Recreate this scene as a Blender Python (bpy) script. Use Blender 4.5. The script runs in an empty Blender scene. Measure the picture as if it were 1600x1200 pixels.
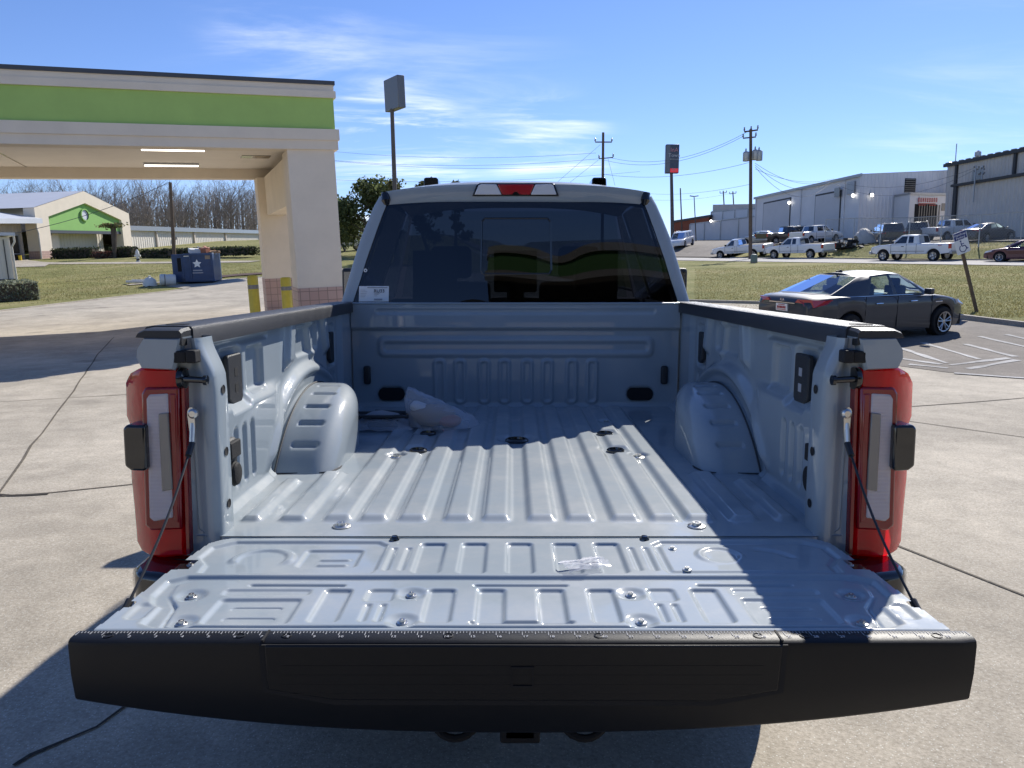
import bpy, math, random
import numpy as np
from mathutils import Vector, Matrix, geometry
rad = math.radians
S = bpy.context.scene
COL = S.collection
# ------------------------------------------------------------ camera
cd = bpy.data.cameras.new('camera'); cam = bpy.data.objects.new('camera', cd); COL.objects.link(cam)
PITCH = math.atan(165/1204)
cam.location = (0, 0, 1.64); cam.rotation_euler = (math.pi/2-PITCH, 0, 0)
cd.sensor_width = 36; cd.lens = 1204/1600*36; cd.clip_start = .05; cd.clip_end = 3000
S.camera = cam
# ------------------------------------------------------------ sun, sky, exposure
SUN = Vector((.60, 1.09, 1.0)).normalized()          # towards the sun
ELEV = math.asin(SUN.z); AZ = math.atan2(SUN.x, SUN.y)
sl = bpy.data.lights.new('sun', 'SUN'); sl.energy = 4.2; sl.angle = rad(.53); sl.color = (1, .955, .88)
so = bpy.data.objects.new('sun', sl); COL.objects.link(so); so.rotation_euler = SUN.to_track_quat('Z', 'Y').to_euler(); so.location = (20, 40, 40)
W = bpy.data.worlds.new('World'); S.world = W; W.use_nodes = True
def build_world():
    nt = W.node_tree; N = nt.nodes; L = nt.links
    bg = N['Background']; bg.inputs[1].default_value = .084
    sky = N.new('ShaderNodeTexSky'); sky.sky_type = 'NISHITA'; sky.sun_disc = False
    sky.sun_elevation = ELEV; sky.sun_rotation = AZ; sky.altitude = 100
    sky.air_density = .9; sky.dust_density = .05; sky.ozone_density = 3.0
    tc = N.new('ShaderNodeTexCoord')
    def mth(op, a, b=None, c=None):
        m = N.new('ShaderNodeMath'); m.operation = op
        for i, x in enumerate((a, b, c)):
            if x is None: continue
            if isinstance(x, (int, float)): m.inputs[i].default_value = x
            else: L.new(x, m.inputs[i])
        return m.outputs[0]
    sep = N.new('ShaderNodeSeparateXYZ'); L.new(tc.outputs['Generated'], sep.inputs[0])
    zz = mth('MAXIMUM', sep.outputs[2], .04)
    zc = mth('ADD', zz, .12)
    px = mth('DIVIDE', sep.outputs[0], zc); py = mth('DIVIDE', sep.outputs[1], zc)
    cmb = N.new('ShaderNodeCombineXYZ'); L.new(px, cmb.inputs[0]); L.new(py, cmb.inputs[1])
    mp = N.new('ShaderNodeMapping'); mp.inputs['Rotation'].default_value = (0, 0, rad(-38)); mp.inputs['Scale'].default_value = (.75, 2.0, 1)
    L.new(cmb.outputs[0], mp.inputs[0])
    n1 = N.new('ShaderNodeTexNoise'); n1.inputs['Scale'].default_value = 1.15; n1.inputs['Detail'].default_value = 9; n1.inputs['Roughness'].default_value = .62; n1.inputs['Distortion'].default_value = .7
    L.new(mp.outputs[0], n1.inputs['Vector'])
    n2 = N.new('ShaderNodeTexNoise'); n2.inputs['Scale'].default_value = .55; n2.inputs['Detail'].default_value = 2
    L.new(cmb.outputs[0], n2.inputs['Vector'])
    # patches of cirrus: a few directions in the sky where it gathers
    def patch(d, w, amp):
        v = N.new('ShaderNodeVectorMath'); v.operation = 'DOT_PRODUCT'; L.new(tc.outputs['Generated'], v.inputs[0])
        v.inputs[1].default_value = Vector(d).normalized()
        mr = N.new('ShaderNodeMapRange'); mr.interpolation_type = 'SMOOTHSTEP'; L.new(v.outputs['Value'], mr.inputs[0])
        mr.inputs[1].default_value = math.cos(w); mr.inputs[2].default_value = 1; mr.inputs[3].default_value = 0; mr.inputs[4].default_value = amp
        return mr.outputs[0]
    tot = None
    for d, w, a in [((-.15, 1, .15), .11, .95), ((.05, 1, .155), .09, .5), ((-.27, 1, .285), .11, .22), ((-.33, 1, .37), .10, .16), ((.66, 1, .19), .22, .2), ((-.15, 1, .04), .35, .3)]:
        p = patch(d, w, a); tot = p if tot is None else mth('ADD', tot, p)
    mr0 = N.new('ShaderNodeMapRange'); mr0.interpolation_type = 'SMOOTHSTEP'; L.new(n1.outputs['Fac'], mr0.inputs[0]); mr0.inputs[1].default_value = .44; mr0.inputs[2].default_value = .76
    mr = N.new('ShaderNodeMath'); mr.operation = 'MULTIPLY'; L.new(mr0.outputs[0], mr.inputs[0]); L.new(tot, mr.inputs[1]); mr.use_clamp = True
    hs = N.new('ShaderNodeHueSaturation'); hs.inputs['Saturation'].default_value = 1.06; tn = N.new('ShaderNodeVectorMath'); tn.operation = 'MULTIPLY'; tn.inputs[1].default_value = (1.0, 1.0, 1.22); L.new(sky.outputs[0], tn.inputs[0]); L.new(tn.outputs[0], hs.inputs['Color'])
    mix = N.new('ShaderNodeMix'); mix.data_type = 'RGBA'; L.new(mr.outputs[0], mix.inputs[0]); L.new(hs.outputs[0], mix.inputs[6]); mix.inputs[7].default_value = (11.5, 11.8, 12.3, 1)
    L.new(mix.outputs[2], bg.inputs[0])
build_world()
VS = S.view_settings; VS.view_transform = 'Standard'; VS.look = 'None'; VS.gamma = 1; VS.use_curve_mapping = False; VS.exposure = .58
S.cycles.max_bounces = 8; S.cycles.transparent_max_bounces = 12; S.cycles.transmission_bounces = 6
S.cycles.use_denoising = True
S.cycles.caustics_reflective = False; S.cycles.caustics_refractive = False
# ------------------------------------------------------------ materials
MATS = {}
def M(name): return MATS[name]
def new_mat(name):
    m = bpy.data.materials.new(name); m.use_nodes = True; MATS[name] = m
    return m, m.node_tree, m.node_tree.nodes['Principled BSDF']
def setp(b, **k):
    for a, v in k.items():
        b.inputs[a.replace('_', ' ')].default_value = v
def pmat(name, col, rough=.5, metal=0, coat=0, spec=.5, noise=0, nscale=8, bump=0, bscale=60, emit=None, estr=0, coatr=.03, var=None):
    """plain surface with a little procedural unevenness"""
    m, nt, b = new_mat(name); N = nt.nodes; L = nt.links
    b.inputs['Base Color'].default_value = (*col, 1); b.inputs['Roughness'].default_value = rough; b.inputs['Metallic'].default_value = metal
    b.inputs['Coat Weight'].default_value = coat; b.inputs['Coat Roughness'].default_value = coatr; b.inputs['Specular IOR Level'].default_value = spec
    if emit: b.inputs['Emission Color'].default_value = (*emit, 1); b.inputs['Emission Strength'].default_value = estr
    tc = N.new('ShaderNodeTexCoord')
    if noise:
        n = N.new('ShaderNodeTexNoise'); n.inputs['Scale'].default_value = nscale; n.inputs['Detail'].default_value = 6; n.inputs['Roughness'].default_value = .65
        L.new(tc.outputs['Object'], n.inputs['Vector'])
        r = N.new('ShaderNodeValToRGB'); L.new(n.outputs['Fac'], r.inputs[0])
        v2 = var or tuple(c*(1-noise) for c in col)
        r.color_ramp.elements[0].position = .3; r.color_ramp.elements[0].color = (*v2, 1)
        r.color_ramp.elements[1].position = .7; r.color_ramp.elements[1].color = (*[min(1, c*(1+noise*.5)) for c in col], 1)
        L.new(r.outputs[0], b.inputs['Base Color'])
        rr = N.new('ShaderNodeMapRange'); L.new(n.outputs['Fac'], rr.inputs[0]); rr.inputs[3].default_value = max(0, rough-.06); rr.inputs[4].default_value = min(1, rough+.08)
        L.new(rr.outputs[0], b.inputs['Roughness'])
    if bump:
        n = N.new('ShaderNodeTexNoise'); n.inputs['Scale'].default_value = bscale; n.inputs['Detail'].default_value = 4
        L.new(tc.outputs['Object'], n.inputs['Vector'])
        bp = N.new('ShaderNodeBump'); bp.inputs['Strength'].default_value = bump; bp.inputs['Distance'].default_value = .01
        L.new(n.outputs['Fac'], bp.inputs['Height']); L.new(bp.outputs[0], b.inputs['Normal'])
    return m
pmat('truck_paint', (.285, .332, .363), .62, 0, .9, .25, .045, 5, 0, coatr=.03)
def dusty():
    m = M('truck_paint'); nt = m.node_tree; N = nt.nodes; L = nt.links; b = N['Principled BSDF']
    src = b.inputs['Base Color'].links[0].from_socket
    g = N.new('ShaderNodeNewGeometry'); sp = N.new('ShaderNodeSeparateXYZ'); L.new(g.outputs['Normal'], sp.inputs[0])
    tc = N.new('ShaderNodeTexCoord'); n = N.new('ShaderNodeTexNoise'); n.inputs['Scale'].default_value = 3.2; n.inputs['Detail'].default_value = 9; n.inputs['Roughness'].default_value = .72; L.new(tc.outputs['Object'], n.inputs['Vector'])
    r = N.new('ShaderNodeMapRange'); L.new(n.outputs['Fac'], r.inputs[0]); r.inputs[1].default_value = .42; r.inputs[2].default_value = .72; r.inputs[3].default_value = 0; r.inputs[4].default_value = .5
    u = N.new('ShaderNodeMath'); u.operation = 'MULTIPLY'; u.use_clamp = True; L.new(r.outputs[0], u.inputs[0]); L.new(sp.outputs[2], u.inputs[1])
    sk = N.new('ShaderNodeTexVoronoi'); sk.inputs['Scale'].default_value = 34; L.new(tc.outputs['Object'], sk.inputs['Vector'])
    s2 = N.new('ShaderNodeMapRange'); L.new(sk.outputs['Distance'], s2.inputs[0]); s2.inputs[1].default_value = .05; s2.inputs[2].default_value = .09; s2.inputs[3].default_value = .35; s2.inputs[4].default_value = 0
    u2 = N.new('ShaderNodeMath'); u2.operation = 'MULTIPLY_ADD'; u2.use_clamp = True; L.new(s2.outputs[0], u2.inputs[0]); L.new(u.outputs[0], u2.inputs[1]); L.new(u.outputs[0], u2.inputs[2])
    mx = N.new('ShaderNodeMix'); mx.data_type = 'RGBA'; L.new(u2.outputs[0], mx.inputs[0]); L.new(src, mx.inputs[6]); mx.inputs[7].default_value = (.46, .45, .42, 1); L.new(mx.outputs[2], b.inputs['Base Color'])
    c = N.new('ShaderNodeMapRange'); L.new(u.outputs[0], c.inputs[0]); c.inputs[2].default_value = .3; c.inputs[3].default_value = .025; c.inputs[4].default_value = .22; L.new(c.outputs[0], b.inputs['Coat Roughness'])
dusty()
pmat('black_plastic', (.022, .023, .025), .5, 0, 0, .5, .15, 30, .25, 500)
pmat('rail_plastic', (.035, .036, .04), .42, 0, 0, .5, .2, 20, .35, 700)
pmat('step_plastic', (.006, .0068, .0085), .42, 0, 0, .28, .12, 18, .10, 900)
pmat('gloss_black', (.008, .009, .01), .12, 0, .6)
pmat('void_black', (.004, .004, .005), .8)
pmat('rubber', (.018, .018, .019), .75, 0, 0, .3, .2, 20, .2, 200)
pmat('dark_steel', (.05, .05, .052), .45, .7, 0, .5, .2, 20)
pmat('zinc', (.62, .61, .58), .3, 1, 0, .5, .1, 40)
pmat('chrome', (.75, .75, .75), .12, 1)
pmat('cable_steel', (.10, .10, .105), .4, .6)
pmat('white_label', (.82, .82, .80), .6)
pmat('ink', (.03, .03, .035), .6)
pmat('grey_ink', (.35, .35, .37), .7)
pmat('tick_white', (.42, .42, .43), .6)
pmat('red_ink', (.45, .03, .03), .6)
pmat('blue_ink', (.02, .035, .17), .5)
pmat('seat_cloth', (.03, .03, .034), .8)
pmat('beige_stucco', (.78, .69, .56), .9, 0, 0, .2, .07, 1.2, .3, 90)
pmat('soffit', (.82, .76, .67), .9, 0, 0, .2, .05, 1.0)
pmat('green_stucco', (.40, .58, .17), .85, 0, 0, .25, .08, 1.5, .25, 90)
pmat('far_green', (.26, .48, .15), .85, 0, 0, .25, .06, 1.5)
pmat('roof_cap', (.075, .08, .09), .5, .3)
pmat('pale_metal_roof', (.62, .63, .65), .5, .2, 0, .5, .06, .7)
pmat('bollard_yellow', (.72, .50, .025), .45, 0, .2, .5, .12, 6)
pmat('tan_siding', (.56, .49, .42), .7, 0, 0, .4, .08, .8)
pmat('cream_siding', (.70, .65, .57), .7, 0, 0, .4, .06, 1.2)
pmat('grey_siding', (.72, .72, .73), .6, .1, 0, .4, .08, .4)
pmat('door_grey', (.60, .60, .61), .6, .1, 0, .4, .06, .6)
pmat('taupe_siding', (.60, .565, .52), .6, .1, 0, .4, .10, .5)
pmat('dark_trim', (.04, .042, .045), .6)
pmat('brick_orange', (.30, .095, .05), .9, 0, 0, .2, .2, 2)
pmat('galv', (.42, .43, .44), .45, .8, 0, .5, .15, 10)
pmat('wood_pole', (.155, .115, .085), .9, 0, 0, .2, .3, 5, .4, 30)
pmat('pole_grey', (.13, .115, .105), .7, .1, 0, .3, .2, 4)
pmat('sign_dark', (.06, .072, .105), .4)
pmat('sign_back', (.16, .17, .19), .45, .3)
pmat('dumpster_blue', (.02, .055, .14), .5, 0, .1, .5, .25, 3)
pmat('white_paint', (.78, .78, .77), .3, 0, .8, .5, .02, 3)
pmat('grey_car_paint', (.030, .034, .041), .5, .15, .6, .5, .03, 3)
pmat('dark_car_paint', (.028, .028, .033), .3, .3, 1.0)
pmat('silver_car_paint', (.36, .38, .40), .3, .6, 1.0)
pmat('maroon_paint', (.075, .012, .03), .3, .3, 1.0)
pmat('alloy', (.46, .46, .47), .3, .9)
pmat('car_black', (.02, .02, .022), .5)
pmat('lamp_red', (.42, .012, .018), .15, 0, 1)
pmat('lamp_clear', (.72, .72, .72), .1, 0, 1)
pmat('bark', (.13, .105, .085), .95, 0, 0, .1, .3, 3)
pmat('twig', (.27, .235, .205), .95, 0, 0, .1, .35, .6)
pmat('hydrant', (.66, .66, .62), .6)
pmat('tarp_white', (.6, .58, .54), .6, 0, 0, .4, .1, 2)
pmat('scrap', (.045, .045, .045), .7, .2, 0, .4, .5, 3)
pmat('rust', (.10, .06, .045), .85, 0, 0, .3, .4, 4)
pmat('paper_white', (.72, .70, .66), .8)
pmat('cardboard', (.36, .22, .11), .85)
pmat('orange_plastic', (.40, .14, .07), .5)
pmat('tan_part', (.30, .22, .15), .6)
pmat('tube_lamp', (.9, .88, .8), .4, emit=(1, .93, .78), estr=3.2)
pmat('flood_lamp', (.9, .9, .9), .4, emit=(1, .97, .9), estr=4)
pmat('led_red', (.5, .02, .03), .4, emit=(1, .06, .08), estr=.22)
def foliage(name, c1, c2, trans=.35):
    m, nt, b = new_mat(name); N = nt.nodes; L = nt.links
    g = N.new('ShaderNodeNewGeometry'); r = N.new('ShaderNodeValToRGB')
    L.new(g.outputs['Random Per Island'], r.inputs[0])
    r.color_ramp.elements[0].color = (*c1, 1); r.color_ramp.elements[1].color = (*c2, 1)
    b.inputs['Roughness'].default_value = .7; b.inputs['Specular IOR Level'].default_value = .25
    L.new(r.outputs[0], b.inputs['Base Color'])
    t = N.new('ShaderNodeBsdfTranslucent'); L.new(r.outputs[0], t.inputs[0])
    mx = N.new('ShaderNodeMixShader'); mx.inputs[0].default_value = trans
    L.new(b.outputs[0], mx.inputs[1]); L.new(t.outputs[0], mx.inputs[2]); L.new(mx.outputs[0], N['Material Output'].inputs[0])
foliage('leaf_dark', (.045, .06, .024), (.17, .20, .08), .45)
foliage('leaf_olive', (.07, .08, .03), (.22, .21, .09))
foliage('hedge_leaf', (.025, .033, .018), (.085, .10, .05))
foliage('hedge_pale', (.14, .16, .10), (.36, .38, .27))
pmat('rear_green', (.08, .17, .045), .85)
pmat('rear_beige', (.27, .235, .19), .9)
foliage('hedge_red', (.07, .025, .02), (.17, .07, .05))
foliage('grass_blade', (.16, .155, .055), (.36, .31, .14), .4)
def tinted(name, tint, refl, rough=.0):
    """window glass: a tinted transparent pane with a mirror coat"""
    m, nt, b = new_mat(name); N = nt.nodes; L = nt.links
    N.remove(b)
    t = N.new('ShaderNodeBsdfTransparent'); t.inputs[0].default_value = (*tint, 1)
    g = N.new('ShaderNodeBsdfGlossy'); g.inputs['Roughness'].default_value = rough; g.inputs[0].default_value = (.78, .86, 1, 1)
    fr = N.new('ShaderNodeFresnel'); fr.inputs[0].default_value = 1.42
    a = N.new('ShaderNodeMath'); a.operation = 'MULTIPLY_ADD'; L.new(fr.outputs[0], a.inputs[0]); a.inputs[1].default_value = 1.0; a.inputs[2].default_value = refl
    mx = N.new('ShaderNodeMixShader'); L.new(a.outputs[0], mx.inputs[0]); L.new(t.outputs[0], mx.inputs[1]); L.new(g.outputs[0], mx.inputs[2])
    L.new(mx.outputs[0], N['Material Output'].inputs[0])
tinted('privacy_glass', (.014, .017, .026), .0)
tinted('car_glass', (.74, .82, .79), .05)
tinted('dark_glass', (.05, .055, .065), .05)
def lens(name, col, rough=.08, trans=.65):
    m, nt, b = new_mat(name); N = nt.nodes; L = nt.links
    setp(b, Base_Color=(*col, 1), Roughness=rough, Coat_Weight=1.0)
    t = N.new('ShaderNodeBsdfTranslucent'); t.inputs[0].default_value = (*[min(1, c*1.5) for c in col], 1)
    mx = N.new('ShaderNodeMixShader'); mx.inputs[0].default_value = trans
    L.new(b.outputs[0], mx.inputs[1]); L.new(t.outputs[0], mx.inputs[2]); L.new(mx.outputs[0], N['Material Output'].inputs[0])
lens('tail_red', (.90, .002, .014), trans=.62)
lens('tail_deep', (.30, .002, .008), trans=.3)
lens('tail_clear', (.62, .58, .58), .15, .3)
def ribbed_lens():
    m = M('tail_clear'); nt = m.node_tree; N = nt.nodes; L = nt.links; b = N['Principled BSDF']
    tc = N.new('ShaderNodeTexCoord'); w = N.new('ShaderNodeTexWave'); w.bands_direction = 'Z'; w.inputs['Scale'].default_value = 85; w.inputs['Distortion'].default_value = 0
    L.new(tc.outputs['Object'], w.inputs['Vector'])
    bp = N.new('ShaderNodeBump'); bp.inputs['Strength'].default_value = .6; bp.inputs['Distance'].default_value = .004
    L.new(w.outputs['Fac'], bp.inputs['Height']); L.new(bp.outputs[0], b.inputs['Normal'])
    r = N.new('ShaderNodeValToRGB'); L.new(w.outputs['Fac'], r.inputs[0])
    r.color_ramp.elements[0].color = (.78, .70, .71, 1); r.color_ramp.elements[1].color = (1, .95, .96, 1)
    L.new(r.outputs[0], b.inputs['Base Color'])
ribbed_lens()
def film():
    m, nt, b = new_mat('clear_film'); N = nt.nodes; L = nt.links
    setp(b, Base_Color=(.8, .8, .82, 1), Roughness=.12)
    t = N.new('ShaderNodeBsdfTransparent'); t.inputs[0].default_value = (.93, .93, .95, 1)
    fr = N.new('ShaderNodeLayerWeight'); fr.inputs[0].default_value = .35
    mr = N.new('ShaderNodeMapRange'); L.new(fr.outputs['Facing'], mr.inputs[0]); mr.inputs[3].default_value = .2; mr.inputs[4].default_value = .6
    mx = N.new('ShaderNodeMixShader'); L.new(mr.outputs[0], mx.inputs[0]); L.new(t.outputs[0], mx.inputs[1]); L.new(b.outputs[0], mx.inputs[2])
    L.new(mx.outputs[0], N['Material Output'].inputs[0])
film()
def chainlink():
    m, nt, b = new_mat('chain_link'); N = nt.nodes; L = nt.links
    setp(b, Base_Color=(.35, .36, .37, 1), Roughness=.5, Metallic=.6)
    t = N.new('ShaderNodeBsdfTransparent'); mx = N.new('ShaderNodeMixShader'); mx.inputs[0].default_value = .12
    tc = N.new('ShaderNodeTexCoord'); mp = N.new('ShaderNodeMapping'); mp.inputs['Rotation'].default_value = (0, rad(45), 0); mp.inputs['Scale'].default_value = (14, 14, 14)
    L.new(tc.outputs['Object'], mp.inputs[0])
    ck = N.new('ShaderNodeTexBrick'); ck.inputs['Scale'].default_value = 1; ck.inputs['Mortar Size'].default_value = .06; ck.offset = 0
    ck.inputs['Brick Width'].default_value = 1; ck.inputs['Row Height'].default_value = 1
    sp = N.new('ShaderNodeSeparateXYZ'); L.new(mp.outputs[0], sp.inputs[0]); cb = N.new('ShaderNodeCombineXYZ'); L.new(sp.outputs[0], cb.inputs[0]); L.new(sp.outputs[2], cb.inputs[1])
    L.new(cb.outputs[0], ck.inputs['Vector']); L.new(ck.outputs['Fac'], mx.inputs[0])
    L.new(t.outputs[0], mx.inputs[1]); L.new(b.outputs[0], mx.inputs[2]); L.new(mx.outputs[0], N['Material Output'].inputs[0])
chainlink()
def tile_mat():
    m, nt, b = new_mat('pink_tile'); N = nt.nodes; L = nt.links
    tc = N.new('ShaderNodeTexCoord'); sp = N.new('ShaderNodeSeparateXYZ'); L.new(tc.outputs['Object'], sp.inputs[0])
    ad = N.new('ShaderNodeMath'); ad.operation = 'ADD'; L.new(sp.outputs[0], ad.inputs[0]); L.new(sp.outputs[1], ad.inputs[1])
    cb = N.new('ShaderNodeCombineXYZ'); L.new(ad.outputs[0], cb.inputs[0]); L.new(sp.outputs[2], cb.inputs[1])
    br = N.new('ShaderNodeTexBrick'); br.offset = 0; br.inputs['Scale'].default_value = 1; br.inputs['Brick Width'].default_value = .21; br.inputs['Row Height'].default_value = .21; br.inputs['Mortar Size'].default_value = .008
    br.inputs['Color1'].default_value = (.46, .30, .25, 1); br.inputs['Color2'].default_value = (.52, .36, .30, 1); br.inputs['Mortar'].default_value = (.24, .17, .14, 1)
    L.new(cb.outputs[0], br.inputs['Vector']); L.new(br.outputs[0], b.inputs['Base Color']); b.inputs['Roughness'].default_value = .5
tile_mat()
def asph(name, c1, c2, scale, stain=.35, joints=None, rough=.9, patchc=None):
    """worn paving: aggregate speckle, broad stains, fine grain; concrete also gets joints as real meshes elsewhere"""
    m, nt, b = new_mat(name); N = nt.nodes; L = nt.links
    tc = N.new('ShaderNodeTexCoord')
    def noise(s, d=6, r=.6, dist=0):
        n = N.new('ShaderNodeTexNoise'); n.inputs['Scale'].default_value = s; n.inputs['Detail'].default_value = d; n.inputs['Roughness'].default_value = r; n.inputs['Distortion'].default_value = dist
        L.new(tc.outputs['Object'], n.inputs['Vector']); return n.outputs['Fac']
    r = N.new('ShaderNodeValToRGB'); L.new(noise(scale, 5, .75), r.inputs[0])
    r.color_ramp.elements[0].position = .32; r.color_ramp.elements[0].color = (*c1, 1); r.color_ramp.elements[1].position = .66; r.color_ramp.elements[1].color = (*c2, 1)
    # pebbles showing through
    vo = N.new('ShaderNodeTexVoronoi'); vo.inputs['Scale'].default_value = scale*1.6; L.new(tc.outputs['Object'], vo.inputs['Vector'])
    vr = N.new('ShaderNodeMapRange'); L.new(vo.outputs['Distance'], vr.inputs[0]); vr.inputs[1].default_value = .12; vr.inputs[2].default_value = .3; vr.inputs[3].default_value = .85; vr.inputs[4].default_value = 0
    wn = N.new('ShaderNodeMath'); wn.operation = 'GREATER_THAN'; wn.inputs[1].default_value = .62
    sc = N.new('ShaderNodeSeparateColor'); L.new(vo.outputs['Color'], sc.inputs[0]); L.new(sc.outputs[0], wn.inputs[0])
    pm = N.new('ShaderNodeMath'); pm.operation = 'MULTIPLY'; L.new(vr.outputs[0], pm.inputs[0]); L.new(wn.outputs[0], pm.inputs[1])
    peb = N.new('ShaderNodeMix'); peb.data_type = 'RGBA'; L.new(pm.outputs[0], peb.inputs[0]); L.new(r.outputs[0], peb.inputs[6]); peb.inputs[7].default_value = (*[min(.9, c*1.75) for c in c2], 1)
    st = N.new('ShaderNodeMapRange'); L.new(noise(.45, 8, .62, .6), st.inputs[0]); st.inputs[1].default_value = .40; st.inputs[2].default_value = .68; st.inputs[3].default_value = 1-stain*.45; st.inputs[4].default_value = 1.06
    st2 = N.new('ShaderNodeMapRange'); L.new(noise(3.1, 6, .7, .3), st2.inputs[0]); st2.inputs[1].default_value = .33; st2.inputs[2].default_value = .7; st2.inputs[3].default_value = 1-stain*.42; st2.inputs[4].default_value = 1.05
    mu = N.new('ShaderNodeMath'); mu.operation = 'MULTIPLY'; L.new(st.outputs[0], mu.inputs[0]); L.new(st2.outputs[0], mu.inputs[1])
    mx = N.new('ShaderNodeVectorMath'); mx.operation = 'SCALE'; L.new(peb.outputs[2], mx.inputs[0]); L.new(mu.outputs[0], mx.inputs['Scale'])
    L.new(mx.outputs[0], b.inputs['Base Color']); b.inputs['Roughness'].default_value = rough; b.inputs['Specular IOR Level'].default_value = .3
    oi = N.new('ShaderNodeTexVoronoi'); oi.inputs['Scale'].default_value = .55; oi.inputs['Randomness'].default_value = 1; L.new(tc.outputs['Object'], oi.inputs['Vector'])
    dn = N.new('ShaderNodeMath'); dn.operation = 'MULTIPLY_ADD'; L.new(noise(9, 4, .7), dn.inputs[0]); dn.inputs[1].default_value = .12; L.new(oi.outputs['Distance'], dn.inputs[2])
    om = N.new('ShaderNodeMapRange'); om.interpolation_type = 'SMOOTHSTEP'; L.new(dn.outputs[0], om.inputs[0]); om.inputs[1].default_value = .10; om.inputs[2].default_value = .26; om.inputs[3].default_value = .66; om.inputs[4].default_value = 1
    mu2 = N.new('ShaderNodeMath'); mu2.operation = 'MULTIPLY'; L.new(mu.outputs[0], mu2.inputs[0]); L.new(om.outputs[0], mu2.inputs[1]); L.new(mu2.outputs[0], mx.inputs['Scale'])
    bp = N.new('ShaderNodeBump'); bp.inputs['Strength'].default_value = .55; bp.inputs['Distance'].default_value = .006
    L.new(noise(scale*1.3, 4, .8), bp.inputs['Height']); L.new(bp.outputs[0], b.inputs['Normal'])
asph('concrete', (.38, .33, .255), (.64, .57, .46), 55, .55)
asph('lot_asphalt', (.17, .145, .12), (.30, .265, .23), 40, .6)
asph('street', (.36, .34, .31), (.50, .475, .44), 12, .2)
asph('kerb', (.36, .32, .26), (.52, .47, .40), 25, .4)
asph('road_paint', (.50, .48, .45), (.68, .67, .65), 16, .7)
asph('joint', (.10, .085, .065), (.20, .17, .13), 30, .5)
asph('oil_stain', (.235, .20, .155), (.42, .37, .295), 55, .6)
asph('crack', (.02, .018, .015), (.06, .05, .04), 30, .3)
def ground_grass():
    m, nt, b = new_mat('grass_ground'); N = nt.nodes; L = nt.links
    tc = N.new('ShaderNodeTexCoord')
    def noise(s, d=6, r=.6, st=None):
        n = N.new('ShaderNodeTexNoise'); n.inputs['Scale'].default_value = s; n.inputs['Detail'].default_value = d; n.inputs['Roughness'].default_value = r
        L.new(tc.outputs['Object'], n.inputs['Vector']); return n.outputs['Fac']
    r = N.new('ShaderNodeValToRGB'); L.new(noise(.28, 8, .7), r.inputs[0]); e = r.color_ramp.elements
    e[0].position = .30; e[0].color = (.155, .165, .055, 1); e[1].position = .72; e[1].color = (.38, .32, .165, 1)
    x = e.new(.5); x.color = (.25, .24, .095, 1)
    r2 = N.new('ShaderNodeMapRange'); L.new(noise(7, 8, .8), r2.inputs[0]); r2.inputs[1].default_value = .3; r2.inputs[2].default_value = .7; r2.inputs[3].default_value = .6; r2.inputs[4].default_value = 1.35
    mx = N.new('ShaderNodeVectorMath'); mx.operation = 'SCALE'; L.new(r.outputs[0], mx.inputs[0]); L.new(r2.outputs[0], mx.inputs['Scale'])
    L.new(mx.outputs[0], b.inputs['Base Color']); b.inputs['Roughness'].default_value = .95; b.inputs['Specular IOR Level'].default_value = .1
    bp = N.new('ShaderNodeBump'); bp.inputs['Strength'].default_value = 1; bp.inputs['Distance'].default_value = .05
    L.new(noise(14, 6, .8), bp.inputs['Height']); L.new(bp.outputs[0], b.inputs['Normal'])
ground_grass()
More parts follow.
